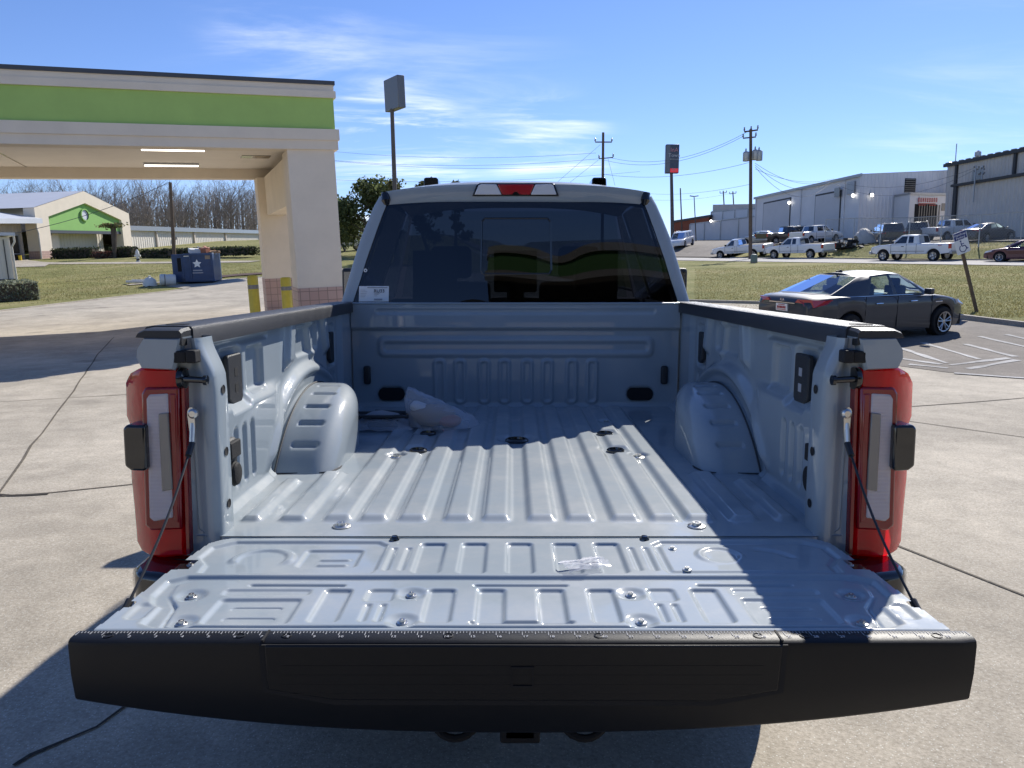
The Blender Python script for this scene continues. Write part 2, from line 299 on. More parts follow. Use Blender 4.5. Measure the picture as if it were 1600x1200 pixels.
# ------------------------------------------------------------ mesh helpers
class MB:
    """collects pieces of one part; build() links them as ONE mesh object"""
    def __init__(s): s.v = []; s.f = []
    def add(s, vs, fs):
        o = len(s.v); s.v += [tuple(float(c) for c in p) for p in vs]; s.f += [tuple(i+o for i in f) for f in fs]; return s
    def box(s, c, d, R=None):
        x, y, z = (k/2 for k in d); c = Vector(c)
        vs = [Vector((a*x, b*y, e*z)) for a in (-1, 1) for b in (-1, 1) for e in (-1, 1)]
        if R is not None: vs = [R @ p for p in vs]
        return s.add([p+c for p in vs], [(0, 1, 3, 2), (4, 6, 7, 5), (0, 4, 5, 1), (2, 3, 7, 6), (0, 2, 6, 4), (1, 5, 7, 3)])
    def span(s, x0, x1, y0, y1, z0, z1): return s.box(((x0+x1)/2, (y0+y1)/2, (z0+z1)/2), (abs(x1-x0), abs(y1-y0), abs(z1-z0)))
    def tube(s, pts, r, n=8, cap=True):
        pts = [Vector(p) for p in pts]; k = len(pts); rs = r if isinstance(r, (list, tuple)) else [r]*k
        vs = []; fs = []; a = None
        for i, p in enumerate(pts):
            t = (pts[min(i+1, k-1)]-pts[max(i-1, 0)]).normalized()
            if a is None: a = t.orthogonal().normalized()
            else: a = (a-t*a.dot(t)).normalized()
            b = t.cross(a)
            for j in range(n):
                th = 2*math.pi*j/n; vs.append(p+(a*math.cos(th)+b*math.sin(th))*rs[i])
        for i in range(k-1):
            for j in range(n):
                j2 = (j+1) % n; fs.append((i*n+j, i*n+j2, (i+1)*n+j2, (i+1)*n+j))
        if cap: fs += [tuple(range(n-1, -1, -1)), tuple(range((k-1)*n, k*n))]
        return s.add(vs, fs)
    def lathe(s, prof, c, ax='z', n=24, cap=True):
        """prof: (radius, height) pairs turned about an axis through c"""
        c = Vector(c); vs = []; fs = []; k = len(prof)
        for r, h in prof:
            for j in range(n):
                t = 2*math.pi*j/n; a, b = r*math.cos(t), r*math.sin(t)
                vs.append(c+Vector({'z': (a, b, h), 'y': (a, h, b), 'x': (h, a, b)}[ax]))
        for i in range(k-1):
            for j in range(n): fs.append((i*n+j, i*n+(j+1) % n, (i+1)*n+(j+1) % n, (i+1)*n+j))
        if cap: fs += [tuple(range(n)), tuple(range((k-1)*n, k*n))]
        return s.add(vs, fs)
    def prism(s, poly, d, f=lambda a, b, h: (a, b, h)):
        """a 2-D outline given depth: f maps (a, b, height) to 3-D"""
        n = len(poly); h0, h1 = d
        vs = [f(a, b, h0) for a, b in poly]+[f(a, b, h1) for a, b in poly]
        fs = [tuple(range(n)), tuple(range(2*n-1, n-1, -1))]+[(i, i+n, (i+1) % n+n, (i+1) % n) for i in range(n)]
        return s.add(vs, fs)
    def grid(s, P, mask=None, wrap=False):
        """P: array [rows, cols, 3]"""
        P = np.asarray(P); a, b = P.shape[:2]; fs = []
        for i in range(a-1):
            for j in range(b-1 if not wrap else b):
                if mask is None or mask[i, j]:
                    j2 = (j+1) % b; fs.append((i*b+j, i*b+j2, (i+1)*b+j2, (i+1)*b+j))
        return s.add(P.reshape(-1, 3).tolist(), fs)
    def build(s, name, mat, parent=None, smooth=35, bevel=0, seg=2, off=None, rec=False):
        me = bpy.data.meshes.new(name)
        vs = s.v if off is None else [(a-off[0], b-off[1], c-off[2]) for a, b, c in s.v]
        me.from_pydata(vs, [], s.f)
        for m in (mat if isinstance(mat, (list, tuple)) else [mat]): me.materials.append(M(m) if isinstance(m, str) else m)
        if rec:
            import bmesh
            b = bmesh.new(); b.from_mesh(me); bmesh.ops.remove_doubles(b, verts=b.verts, dist=1e-5); bmesh.ops.recalc_face_normals(b, faces=b.faces); b.to_mesh(me); b.free()
        if smooth is not None:
            me.shade_smooth()
            if smooth < 180: me.set_sharp_from_angle(angle=rad(smooth))
        me.update()
        o = bpy.data.objects.new(name, me); COL.objects.link(o)
        if parent is not None: o.parent = parent
        if bevel:
            m = o.modifiers.new('bevel', 'BEVEL'); m.width = bevel; m.segments = seg; m.limit_method = 'ANGLE'; m.angle_limit = rad(40); m.harden_normals = False
        return o
LEAN = Vector((-.028, -.045, 1)).normalized()
RL = Vector((0, 0, 1)).rotation_difference(LEAN).to_matrix()      # the lot slopes: true vertical in the lot's own frame
def thing(name, label, cat, loc=(0, 0, 0), rz=0, group=None, lean=False):
    o = bpy.data.objects.new(name, None); COL.objects.link(o); o.empty_display_size = .2
    o.location = loc
    R = Matrix.Rotation(rz, 3, 'Z')
    o.rotation_euler = (RL @ R if lean else R).to_euler()
    return tag(o, label, cat, group)
def tag(o, label, cat, group=None):
    o['label'] = label; o['category'] = cat
    if group: o['group'] = group
    return o
def struct(o): o['kind'] = 'structure'; return o
def stuff(o): o['kind'] = 'stuff'; return o
def copy_tree(o, parent=None):
    c = o.copy(); COL.objects.link(c)
    if parent is not None: c.parent = parent
    for ch in list(o.children): copy_tree(ch, c)
    return c
def text_mb(txt, size, f, depth=.002, align='CENTER'):
    """letters as solid mesh: f maps (x, y, h) to 3-D"""
    cu = bpy.data.curves.new('lettering', 'FONT'); cu.body = txt; cu.size = size; cu.align_x = align; cu.extrude = depth/2; cu.resolution_u = 3
    o = bpy.data.objects.new('lettering', cu); COL.objects.link(o)
    dg = bpy.context.evaluated_depsgraph_get(); me = bpy.data.meshes.new_from_object(o.evaluated_get(dg))
    vs = [f(v.co.x, v.co.y, v.co.z+depth/2) for v in me.vertices]; fs = [tuple(p.vertices) for p in me.polygons]
    bpy.data.objects.remove(o); bpy.data.curves.remove(cu); bpy.data.meshes.remove(me)
    return vs, fs
def rr(u, v, cu, cv, hu, hv, r):
    r = min(r, hu, hv)
    qx = np.abs(u-cu)-hu+r; qy = np.abs(v-cv)-hv+r
    return np.hypot(np.maximum(qx, 0), np.maximum(qy, 0))+np.minimum(np.maximum(qx, qy), 0)-r
def rb(u, v, u0, u1, v0, v1, r): return rr(u, v, (u0+u1)/2, (v0+v1)/2, abs(u1-u0)/2, abs(v1-v0)/2, r)
def ramp(d, w):
    t = np.clip(.5-d/w, 0, 1); return t*t*(3-2*t)
def sstep(a, b, x):
    t = np.clip((np.asarray(x, float)-a)/(b-a), 0, 1); return t*t*(3-2*t)
def polysd(u, v, poly):
    """signed distance to a polygon, negative inside"""
    d = np.full(u.shape, 1e9); ins = np.zeros(u.shape, bool); n = len(poly)
    for i in range(n):
        ax, ay = poly[i]; bx, by = poly[(i+1) % n]
        ex, ey = bx-ax, by-ay; wx, wy = u-ax, v-ay
        t = np.clip((wx*ex+wy*ey)/(ex*ex+ey*ey+1e-12), 0, 1)
        d = np.minimum(d, np.hypot(wx-ex*t, wy-ey*t))
        c = ((ay <= v) & (by > v)) | ((by <= v) & (ay > v))
        with np.errstate(divide='ignore', invalid='ignore'):
            xi = ax+(v-ay)/(by-ay+1e-30)*ex
        ins ^= c & (u < xi)
    return np.where(ins, -d, d)
def hfield(name, mat, parent, O, U, V, N, us, vs, fn, mask=None, off=None, skirt=0, smooth=180):
    """a pressed sheet: fn gives the height over (u, v); mask drops cells"""
    UU, VV = np.meshgrid(us, vs); H = fn(UU, VV)
    O, U, V, N = (np.asarray(k, float) for k in (O, U, V, N))
    P = O+UU[..., None]*U+VV[..., None]*V+H[..., None]*N
    m = MB(); mk = None
    if mask is not None:
        uc = (UU[:-1, :-1]+UU[1:, 1:])/2; vc = (VV[:-1, :-1]+VV[1:, 1:])/2; mk = mask(uc, vc)
    m.grid(P, mk)
    return m.build(name, mat, parent, smooth=smooth, off=off)
# ------------------------------------------------------------ the lie of the land (in the frame of the lot the truck stands on)
def H(x, y):
    x = np.asarray(x, float); y = np.asarray(y, float)
    t = np.maximum(0, y-5); soft = np.where(t < 8, t*t/16, t-4)
    h = .045*soft+.028*x*sstep(5, 22, y)
    left = sstep(-2, -14, x)*np.clip(y-42, 0, 95)*.042
    q = .91*(x-28.2)+.4*(y-54)
    right = sstep(3.0, 8.0, q)*1.0+.02*np.clip(q-7, 0, 60)
    return h+left+right*sstep(8, 14, x)
def _ss(a, b, x):
    t = min(1, max(0, (x-a)/(b-a))); return t*t*(3-2*t)
def Hs(x, y):
    t = max(0, y-5); soft = t*t/16 if t < 8 else t-4
    h = .045*soft+.028*x*_ss(5, 22, y)+_ss(-2, -14, x)*min(95, max(0, y-42))*.042
    q = .91*(x-28.2)+.4*(y-54)
    if q > 3: h += (_ss(3, 8, q)+.02*min(60, max(0, q-7)))*_ss(8, 14, x)
    return h
_cp, _sp = math.cos(PITCH), math.sin(PITCH)
def ground_at(px, py, dz=0.0):
    """where the line of sight through a spot of the photograph meets the ground"""
    a = (px-800)/1204; b = -(py-600)/1204
    dx, dy, dz_ = a, _cp+b*_sp, -_sp+b*_cp; t = 1.5; p = 1.5
    while t < 600 and 1.64+dz_*t > Hs(dx*t, dy*t): p = t; t *= 1.03
    for _ in range(18):
        m = (p+t)/2
        if 1.64+dz_*m > Hs(dx*m, dy*m): p = m
        else: t = m
    x, y = dx*t, dy*t
    return Vector((x, y, Hs(x, y)))
def at_depth(px, py, Y):
    a = (px-800)/1204; b = -(py-600)/1204
    d = Vector((a, _cp+b*_sp, -_sp+b*_cp)); return Vector((0, 0, 1.64))+d*(Y/d.y)
def foot(x, y): return Vector((x, y, Hs(x, y)))
# ------------------------------------------------------------ the truck
def inside2(p, poly):
    x, y = p; c = False
    for i in range(len(poly)):
        (ax, ay), (bx, by) = poly[i], poly[i-1]
        if (ay > y) != (by > y) and x < (bx-ax)*(y-ay)/(by-ay)+ax: c = not c
    return c
TX = .02; ZF = .954; OFF = (0, 3.2, 0)
def bolt(name, parent, c, r=.02, h=.012, mat='zinc', ax='z', off=OFF):
    m = MB()
    if ax == 'z':
        m.lathe([(r, 0), (r, h*.25), (r*.92, h*.35), (r*.5, h*.4), (r*.5, h), (r*.25, h), (r*.2, h*.7)], c, 'z', 20)
    else:
        m.lathe([(r, 0), (r, -h*.3), (r*.55, -h*.35), (r*.55, -h), (r*.2, -h)], c, 'y', 16)
    return m.build(name, mat, parent, off=off)
def build_truck():
    T = thing('pickup_truck', 'pale blue-grey pickup truck filling the foreground, seen from behind with its tailgate lowered', 'truck', (TX, 3.2, 0))
    P = 'truck_paint'
    def B(m, name, mat, par=T, **k): return m.build(name, mat, par, off=OFF, **k)
    # ---- cargo floor
    ribs = [.065, .175, .305, .416, .519]
    pk = [(-.395, 3.016), (.394, 3.016), (-.392, 3.355), (.392, 3.355)]
    fb = [(-.495, 2.075), (.495, 2.075), (-.467, 2.911), (.467, 2.911), (.43, 3.62)]
    def floor_h(u, y):
        a = np.abs(u); h = np.zeros_like(u)
        for c in ribs: h = np.maximum(h, ramp(np.abs(a-c)-.037, .023)*ramp(2.128-y, .042)*ramp(y-4.07, .04))
        h = np.maximum(h, ramp(rb(a, y, .610, .682, 2.125, 2.66, .012), .026))
        h = np.maximum(h, ramp(rb(a, y, .742, .79, 2.125, 2.56, .010), .022))
        h = h*.0145
        for c in pk+[(0, 3.206)]:
            r = .075 if c[0] == 0 else .06
            h = h*(1-ramp(np.hypot(u-c[0], y-c[1])-r, .035))
        for c in fb: h = h*(1-ramp(np.hypot(u-c[0], y-c[1])-.034, .02))
        # a little crumpled sheen towards the rear left corner
        h += .0012*np.sin(u*38+y*13)*np.sin(y*31-u*17)*ramp(np.hypot(a-.72, y-2.3)-.16, .2)
        return h
    floor = hfield('cargo_floor', P, T, (0, 0, ZF), (1, 0, 0), (0, 1, 0), (0, 0, 1), np.arange(-.868, .8681, .0056), np.arange(1.995, 4.131, .0085), floor_h, off=OFF)
    B(MB().span(-.80, .80, 1.9945, 2.004, ZF-.045, ZF-.002), 'rear_sill', P, floor)
    B(MB().span(-.86, .86, 2.0, 4.13, .60, .86), 'underfloor_light_block', 'void_black')  # solid dark box added under the floor to block light
    B(MB().span(-.80, .80, 1.93, 1.9935, .86, .905), 'hinge_channel', 'black_plastic')
    for c in pk:
        m = MB(); m.lathe([(.036, 0), (.036, .007), (.031, .011), (.026, .011), (.024, .003), (.0, .002)], (c[0], c[1], ZF+.001), 'z', 28, cap=False)
        B(m, 'floor_plug', 'gloss_black', floor)
    m = MB(); m.lathe([(.050, 0), (.050, .007), (.045, .012), (.038, .012), (.036, .003), (.0, .002)], (0, 3.206, ZF+.001), 'z', 32, cap=False); B(m, 'hitch_socket', 'gloss_black', floor)
    for c in fb: bolt('floor_bolt', floor, (c[0], c[1], ZF+.0005), .025, .013)
    # ---- front wall of the box
    vb = [.41, .30, .17, .061]
    def bulk_h(u, z):
        a = np.abs(u); h = .0*u
        h += .022*ramp(rb(u, z, -.9, .9, 1.372, 1.6, .0), .02)
        h -= .006*ramp(rb(u, z, -.74, .74, 1.455, 1.478, .011), .014)
        h += .010*ramp(rb(u, z, -.735, .735, 1.225, 1.325, .03), .022)
        h -= .010*ramp(rb(u, z, -.705, .705, 1.252, 1.300, .02), .020)
        for c in vb:
            h += .010*ramp(rb(a, z, c-.031, c+.031, .968, 1.212, .026), .014)
            h -= .008*ramp(rb(a, z, c-.017, c+.017, .985, 1.195, .015), .012)
        h += .05*ramp(z-.955, .05)*.4
        h -= .006*ramp(rb(a, z, .60, .74, .982, 1.062, .035), .012)
        return h
    bulk = hfield('front_bulkhead', P, T, (0, 4.118, 0), (1, 0, 0), (0, 0, 1), (0, -1, 0), np.arange(-.875, .8751, .0056), np.arange(.945, 1.5125, .0052), bulk_h, off=OFF)
    B(MB().span(-.875, .875, 4.09, 4.16, 1.505, 1.5135), 'bulkhead_cap', P, bulk, bevel=.004)
    for s in (-1, 1):
        pts = [(s*.67+.040*sx+.03*math.cos(t), 1.022+.034*math.sin(t)) for sx, t in [(1 if math.cos(q) >= 0 else -1, q) for q in np.linspace(0, 2*math.pi, 33)[:-1]]]
        B(MB().prism(pts, (4.107, 4.125), lambda a, b, h: (a, h, b)), 'drain_cover', 'void_black', bulk, smooth=None)
        B(MB().span(s*.797-.019, s*.797+.019, 4.092, 4.116, 1.076, 1.176), 'tie_down', 'black_plastic', bulk, bevel=.012, seg=3)
    # ---- inner side walls
    YC, ZC = 3.22, .424
    for s in (-1, 1):
        def wall_h(y, z):
            r = np.hypot(y-YC, z-ZC); h = .0*y
            h += .036*ramp(z-1.275+.02*np.sin((y-2.0)*2.2), .042)*np.maximum(ramp(y-2.80, .22), ramp(z-1.0, .1))
            arch = ramp(r-.842, .075)
            h = np.maximum(h, .036*arch)
            h += .020*np.exp(-((r-.845)/.021)**2)*sstep(.97, 1.04, z)*1.0
            h -= .012*ramp(r-.818, .02)
            h -= .020*ramp(rb(y, z, 2.30, 2.485, 1.235, 1.425, .025), .018)
            h -= .024*ramp(rb(y, z, 2.535, 2.70, 1.262, 1.412, .02), .014)
            h -= .012*ramp(rb(y, z, 2.235, 2.76, 1.432, 1.448, .008), .014)
            for yy in (2.31, 2.385, 2.46): h -= .016*ramp(rb(y, z, yy-.012, yy+.012, 1.005, 1.185, .012), .018)
            up = sstep(1.28, 1.33, z)
            for yy, w in ((3.02, .045), (3.55, .04), (3.30, .018)):
                tp = w*(1.35-1.2*np.clip((z-1.28)/.2, 0, 1)*0)
                h += .024*ramp(np.abs(y-yy-.25*(1.45-z)*(-1 if yy < 3.2 else 1))-tp*.6, .018)*up
            h -= .016*ramp(rb(y, z, 3.12, 3.46, 1.325, 1.44, .02), .018)
            h -= .016*ramp(rb(y, z, 3.64, 3.80, 1.22, 1.42, .02), .018)
            h += .018*ramp(rb(y, z, 3.88, 4.2, .94, 1.6, .02), .06)
            for yy in (3.70, 3.78): h -= .010*ramp(rb(y, z, yy-.015, yy+.015, 1.08, 1.18, .015), .016)
            h += .03*ramp(z-.962, .03)
            return h
        w = hfield('inner_side_wall', P, T, (s*.898, 0, 0), (0, 1, 0), (0, 0, 1), (-s, 0, 0), np.arange(2.0, 4.121, .0075), np.arange(.945, 1.4751, .0060), wall_h, off=OFF)
        # tie-down plates
        def plate(y0, y1, z0, z1, d):
            m = MB(); poly = [(y0, z0+.02), (y0+.03, z0), (y1-.01, z0), (y1, z0+.012), (y1, z1-.008), (y1-.008, z1), (y0+.008, z1), (y0, z1-.008)]
            m.prism(poly, (.0, d), lambda a, b, h: (s*(.905-h), a, b))
            o = B(m, 'tie_down_plate', 'black_plastic', w, smooth=30, bevel=.004)
            return o
        p = plate(2.345, 2.465, 1.250, 1.405, .016)
        for z0 in (1.285, 1.335): B(MB().span(s*.8880, s*.8905, 2.397, 2.423, z0, z0+.026), 'plate_slot', 'grey_ink' if s > 0 else 'void_black', p)
        plate(3.665, 3.745, 1.235, 1.385, .018)
        # trailer socket low on the wall behind the pillar
        dy = -.075 if s > 0 else -.01
        m = MB().span(s*.848, s*.87, 2.19+dy, 2.29+dy, 1.03, 1.17); o = B(m, 'trailer_socket', 'black_plastic', w, bevel=.012)
        B(MB().span(s*.834, s*.85, 2.20+dy, 2.28+dy, 1.115, 1.165).lathe([(.034, 0), (.034, .010), (.02, .014)], (s*.844-(.010 if s > 0 else 0), 2.245+dy, 1.065), 'x', 18), 'socket_lid', 'rubber', o, bevel=.004)
        # wheelhouse
        th = np.linspace(rad(38.5), rad(141.5), 140); R = .775; rf = .085
        prof = [(.875, R)]; prof += [(x, R) for x in np.linspace(.86, .645+rf, 30)]
        prof += [(.645+rf-rf*math.sin(a), R-rf+rf*math.cos(a)) for a in np.linspace(.08, math.pi/2, 16)]
        prof += [(.645, r) for r in np.linspace(R-rf-.01, R-.36, 30)]
        prof = np.array(prof)
        Pg = np.zeros((len(th), len(prof), 3))
        for i, t in enumerate(th):
            x = prof[:, 0]; r = prof[:, 1].copy()
            dep = np.zeros(len(x))
            for tc in (52.5, 61, 69.5, 78, 86.5, 95, 103, 111):
                d = rr(x, np.full(len(x), R*rad(tc)), .775, R*t, .048, .0085, .008)
                dep = np.maximum(dep, ramp(d, .010))
            r = r-.010*dep
            r = r-.02*np.clip((.70-x)/.1, 0, 1)*abs(math.cos(t))
            Pg[i, :, 0] = s*(.875-(.875-x)*(1-.62*float(sstep(rad(72), rad(138), t)))); Pg[i, :, 1] = YC-r*math.cos(t); Pg[i, :, 2] = ZC+r*math.sin(t)
        wh = B(MB().grid(Pg), 'wheelhouse', P, smooth=180)
        # dark sealing line where it meets the wall and the floor
        B(MB().tube([(s*.8595, YC-.778*math.cos(t), ZC+.778*math.sin(t)) for t in np.linspace(rad(42), rad(138), 50)], .0035, 6), 'seam_sealer', 'dark_trim', wh)
        ys = YC-math.sqrt(.775**2-(ZF-ZC)**2); B(MB().tube([(s*.86, ys+.0, ZF+.002), (s*.70, ys+.012, ZF+.002), (s*.665, ys+.03, ZF+.002), (s*.648, ys+.09, ZF+.002), (s*.652, ys+.26, ZF+.002)], .0035, 6), 'floor_seam', 'dark_trim', wh)
        # ---- rear post of the box
        zs = np.concatenate([np.linspace(.90, 1.385, 12), np.linspace(1.40, 1.487, 8)])
        Pp = []
        for z in zs:
            k = float(sstep(1.37, 1.487, z))*.034
            pr = [(.866, 2.092), (.80+k, 2.088), (.796+k, 2.078), (.797+k, 2.02), (.799+k, 2.004), (.806+k, 1.994), (.818+k*.7, 1.990), (.832+k*.5, 1.992), (.842+k*.4, 1.999), (.852, 2.003), (.866, 2.003), (.874, 1.998), (.885, 1.996), (.905, 1.996), (.93, 1.997), (.96, 1.998)]
            Pp.append([(s*a, y, z) for a, y in pr])
        post = B(MB().grid(np.array(Pp)), 'rear_post', P, smooth=60)
        for z in (1.345, 1.175, 1.03):
            B(MB().lathe([(.0001, 0), (.011, 0), (.0125, -.001)], (s*.7952, 2.048, z), 'x', 18, cap=False) if s > 0 else MB().lathe([(.0001, 0), (.011, 0), (.0125, .001)], (s*.7952, 2.048, z), 'x', 18, cap=False), 'post_hole', 'void_black', post)
        B(MB().span(s*.828, s*.853, 1.955, 1.995, 1.425, 1.458).span(s*.8535, s*.888, 1.962, 1.999, 1.425, 1.456), 'rubber_stop', 'rubber', post, bevel=.004)
        m = MB().lathe([(.012, .012), (.027, .006), (.029, .0), (.029, -.008)], (s*.874, 1.986, 1.383), 'x', 20)
        m.tube([(s*.870, 1.972, 1.383), (s*.806, 1.962, 1.381)], .0085, 12).lathe([(.013, -.005), (.013, .004), (.008, .006)], (s*.806, 1.962, 1.381), 'x', 14)
        B(m, 'striker_pin', 'gloss_black', post)
        # outer corner above the lamp, body colour
        poly = [(.887, 1.405), (.865, 1.49), (.965, 1.492), (.985, 1.462), (.988, 1.437), (.975, 1.408)]
        m = MB(); lo = [(s*a, 1.972 if a < .95 else 1.985, z) for a, z in poly]; hi = [(s*(a+.012 if a > .95 else a), 2.2, z) for a, z in poly]; n = len(poly)
        inn = [(s*(.925+(a-.925)*.88), 1.962, 1.448+(z-1.448)*.88) for a, z in poly]
        m.add(inn+lo+hi, [tuple(range(n))]+[(i, (i+1) % n, n+(i+1) % n, n+i) for i in range(n)]+[(n+i, n+(i+1) % n, 2*n+(i+1) % n, 2*n+i) for i in range(n)])
        B(m, 'box_corner', P, smooth=25, rec=True)
        # ---- rail cap
        m = MB(); cs = [(.862, 1.462), (.862, 1.506), (.866, 1.514), (.875, 1.5165), (.965, 1.5165), (.985, 1.513), (.993, 1.503), (.993, 1.490), (.87, 1.490)]
        m.prism(cs, (2.035, 4.17), lambda a, b, h: (s*a, h, b)); B(m, 'rail_cap', 'rail_plastic', smooth=40, rec=True)
        m = MB(); cs2 = [(.866, 1.470), (.866, 1.506), (.872, 1.5135), (.962, 1.5135), (.980, 1.506), (.986, 1.490), (.93, 1.488)]
        f = [(s*a, 1.985, z-.002) for a, z in cs2]; g = [(s*(a*.985+.012), 1.968, z-.006 if z > 1.5 else z) for a, z in cs2]; h = [(s*a, 2.034, z) for a, z in cs2]; n = len(cs2)
        m.add(g+f+h, [tuple(range(n)), tuple(range(3*n-1, 2*n-1, -1))]+[(i, (i+1) % n, n+(i+1) % n, n+i) for i in range(n)]+[(n+i, n+(i+1) % n, 2*n+(i+1) % n, 2*n+i) for i in range(n)])
        ce = B(m, 'rail_end_cap', 'black_plastic', smooth=30, rec=True)
        B(MB().prism([(.925+.030*math.cos(t), 2.09+.032*math.sin(t)) for t in np.linspace(0, 2*math.pi, 20)[:-1]], (1.517, 1.518), lambda a, b, h: (s*a, b, h)), 'stake_pocket', 'void_black', ce, smooth=None)
        # ---- outer bedside with its wheel arch
        zz = np.linspace(0, 1, 12); ys = np.unique(np.concatenate([np.linspace(2.06, 4.17, 40), YC+.50*np.cos(np.linspace(0, math.pi, 31))]))
        Po = []
        for y in ys:
            zb = .58
            if abs(y-YC) < .50: zb = max(zb, .42+math.sqrt(.25-(y-YC)**2))
            fl = .035*math.exp(-((y-YC)/.42)**4)
            Po.append([(s*(.992+.028*math.sin(math.pi*min(1, (1-q)*1.15))+fl*(1-q)**.7), y, zb+(1.492-zb)*q) for q in zz])
        B(MB().grid(np.array(Po)), 'bedside', P, smooth=40)
        B(MB().prism([(YC+.49*math.cos(t), .42+.49*math.sin(t)) for t in np.linspace(0, math.pi, 20)], (.78, .985), lambda a, b, h: (s*h, a, b)), 'wheel_well', 'void_black', smooth=None)
        # ---- tail lamp
        def cv(px, py, Y=1.988):
            zc = Y*.9907/(1-(py-435)*.1358/1204); a = (px-800)*zc/1204-TX; return (s*abs(a), 1.64-(py-435)*zc/1204)
        def yb(a, base): return base+.045*max(0, (abs(a)-.950)/.07)**1.6
        ol = [(226, 571), (283, 573), (286, 620), (289, 730), (293, 862), (240, 863), (224, 857), (214, 843), (209, 790), (203, 740), (203, 662), (195, 650), (195, 594), (204, 582)]
        ob = []
        for q in ol:
            a, b_ = cv(*q)
            for _ in range(3): a, b_ = cv(*q, Y=yb(a, 1.990))
            ob.append((a, b_))
        bd = []
        for k in range(len(ob)):
            (a0, b0), (a1, b1) = ob[k], ob[(k+1) % len(ob)]; m_n = max(1, int(math.hypot(a1-a0, b1-b0)/.02))
            bd += [(a0+(a1-a0)*q/m_n, b0+(b1-b0)*q/m_n) for q in range(m_n)]
        n = len(bd); cx = sum(a for a, b in bd)/n; cz = sum(b for a, b in bd)/n
        def inset(d): 
            r = []
            for k in range(n):
                (ax_, az_), (bx_, bz_) = bd[k-1], bd[(k+1) % n]; tx, tz = bx_-ax_, bz_-az_; l = math.hypot(tx, tz); nx, nz = -tz/l, tx/l
                if nx*(cx-bd[k][0])+nz*(cz-bd[k][1]) < 0: nx, nz = -nx, -nz
                r.append((bd[k][0]+nx*d, bd[k][1]+nz*d))
            return r
        i1 = inset(.008); gx = [(x, z) for x in np.arange(-1.1, 1.1, .018) for z in np.arange(.9, 1.42, .02) if inside2((x, z), inset(.014))]
        cv_, ce_, cf_, *_ = geometry.delaunay_2d_cdt([Vector(p) for p in i1]+[Vector(p) for p in gx], [(k, (k+1) % n) for k in range(n)], [], 1, 1e-6)
        m = MB().add([(v.x, yb(v.x, 1.974), v.y) for v in cv_], cf_)
        L1 = [(a, yb(a, 1.974), b) for a, b in i1]; L2 = [(a, yb(a, 1.984), b) for a, b in bd]; L3 = [(a, 2.17, b) for a, b in bd]
        m.add(L1+L2+L3, [(k*n+i, k*n+(i+1) % n, (k+1)*n+(i+1) % n, (k+1)*n+i) for k in range(2) for i in range(n)])
        tl = B(m, 'tail_lamp', 'tail_red', smooth=35, rec=True)
        B(MB().span(s*.875, s*.99, 2.150, 2.168, .95, 1.38).span(s*.875, s*.885, 2.01, 2.15, .95, 1.38), 'lamp_reflector', 'white_label', tl)  # unseen white panels added to bounce sunlight into the red lens
        def pan(pts, y0, y1, name, mat, bev=.004):
            q = [cv(*p, Y=y0) for p in pts]; return B(MB().prism(q, (y0, y1), lambda a, b, h: (a, h, b)), name, mat, tl, rec=True, bevel=bev, smooth=30)
        pan([(220, 614), (226, 604), (279, 603), (284, 824), (236, 826), (226, 818)], 1.967, 1.982, 'lens_recess', 'tail_deep', .006)
        pan([(228, 622), (232, 615), (262, 613), (270, 806), (240, 812), (233, 806)], 1.964, 1.982, 'reversing_lens', 'tail_clear')
        pan([(247, 645), (262, 643), (269, 762), (253, 765)], 1.960, 1.970, 'turn_lens', 'galv_dark', .002)
        pan([(263, 613), (275, 613), (280, 815), (271, 810)], 1.965, 1.980, 'brake_lens', 'tail_deep')
        pan([(282, 575), (287, 577), (297, 862), (291, 862)], 1.974, 2.02, 'lamp_edge', 'tail_deep', .001)
        m = MB(); q = [cv(*p, Y=1.945) for p in [(191, 668), (196, 662), (226, 663), (229, 728), (226, 734), (204, 733), (194, 726)]]
        m.prism(q, (1.945, 2.04), lambda a, b, h: (a, h, b)); B(m, 'sensor_housing', 'gloss_black', tl, rec=True, bevel=.008, seg=3, smooth=40)
        # ---- bumper corner
        pl = [(.70, 1.95), (.72, 1.885), (.90, 1.865), (.985, 1.885), (1.015, 1.93), (1.02, 2.16), (.88, 2.16), (.86, 1.99), (.80, 1.985)]
        B(MB().prism(pl, (.62, .895 if True else 0), lambda a, b, h: (s*a*(1-.01*(h-.62)), b, h)), 'bumper_corner', 'gloss_black', rec=True, bevel=.018, seg=3)
        # ---- gate cable
        A = Vector((s*.850, 1.972, 1.262)); E = Vector((s*.857, 1.575, .925))
        m = MB().prism([(A.x+.011*math.cos(t)*(1 if math.sin(t) > 0 else .7), A.z+.03+.018*math.sin(t)-(.05 if math.sin(t) < 0 else 0)) for t in np.linspace(0, 2*math.pi, 17)[:-1]], (1.966, 1.972), lambda a, b, h: (a, h, b))
        m.tube([A+Vector((0, 0, .005)), A+Vector((0, -.012, -.045))], .0075, 10)
        ey = B(m, 'cable_eye', 'zinc', post, rec=True)
        B(MB().lathe([(.013, 0), (.013, -.008), (.008, -.012)], (A.x+s*-.006, 1.966, A.z+.032), 'y', 14), 'eye_bolt', 'zinc', ey)
        pts = [A+Vector((0, -.012, -.045))+(E-A-Vector((0, -.012, -.045)))*t+Vector((-s*.008*math.sin(math.pi*t), 0, -.012*math.sin(math.pi*t))) for t in np.linspace(0, 1, 12)]
        m = MB().tube(pts, .0032, 8).tube([pts[0], pts[0]+(pts[1]-pts[0])*.9], .008, 10).tube([pts[-2]+(pts[-1]-pts[-2])*.2, pts[-1]], .0085, 10)
        B(m, 'gate_cable', 'car_black')
    B(MB().span(-.72, .72, 1.80, 1.97, .60, .80), 'bumper_bar', 'black_plastic', bevel=.02)
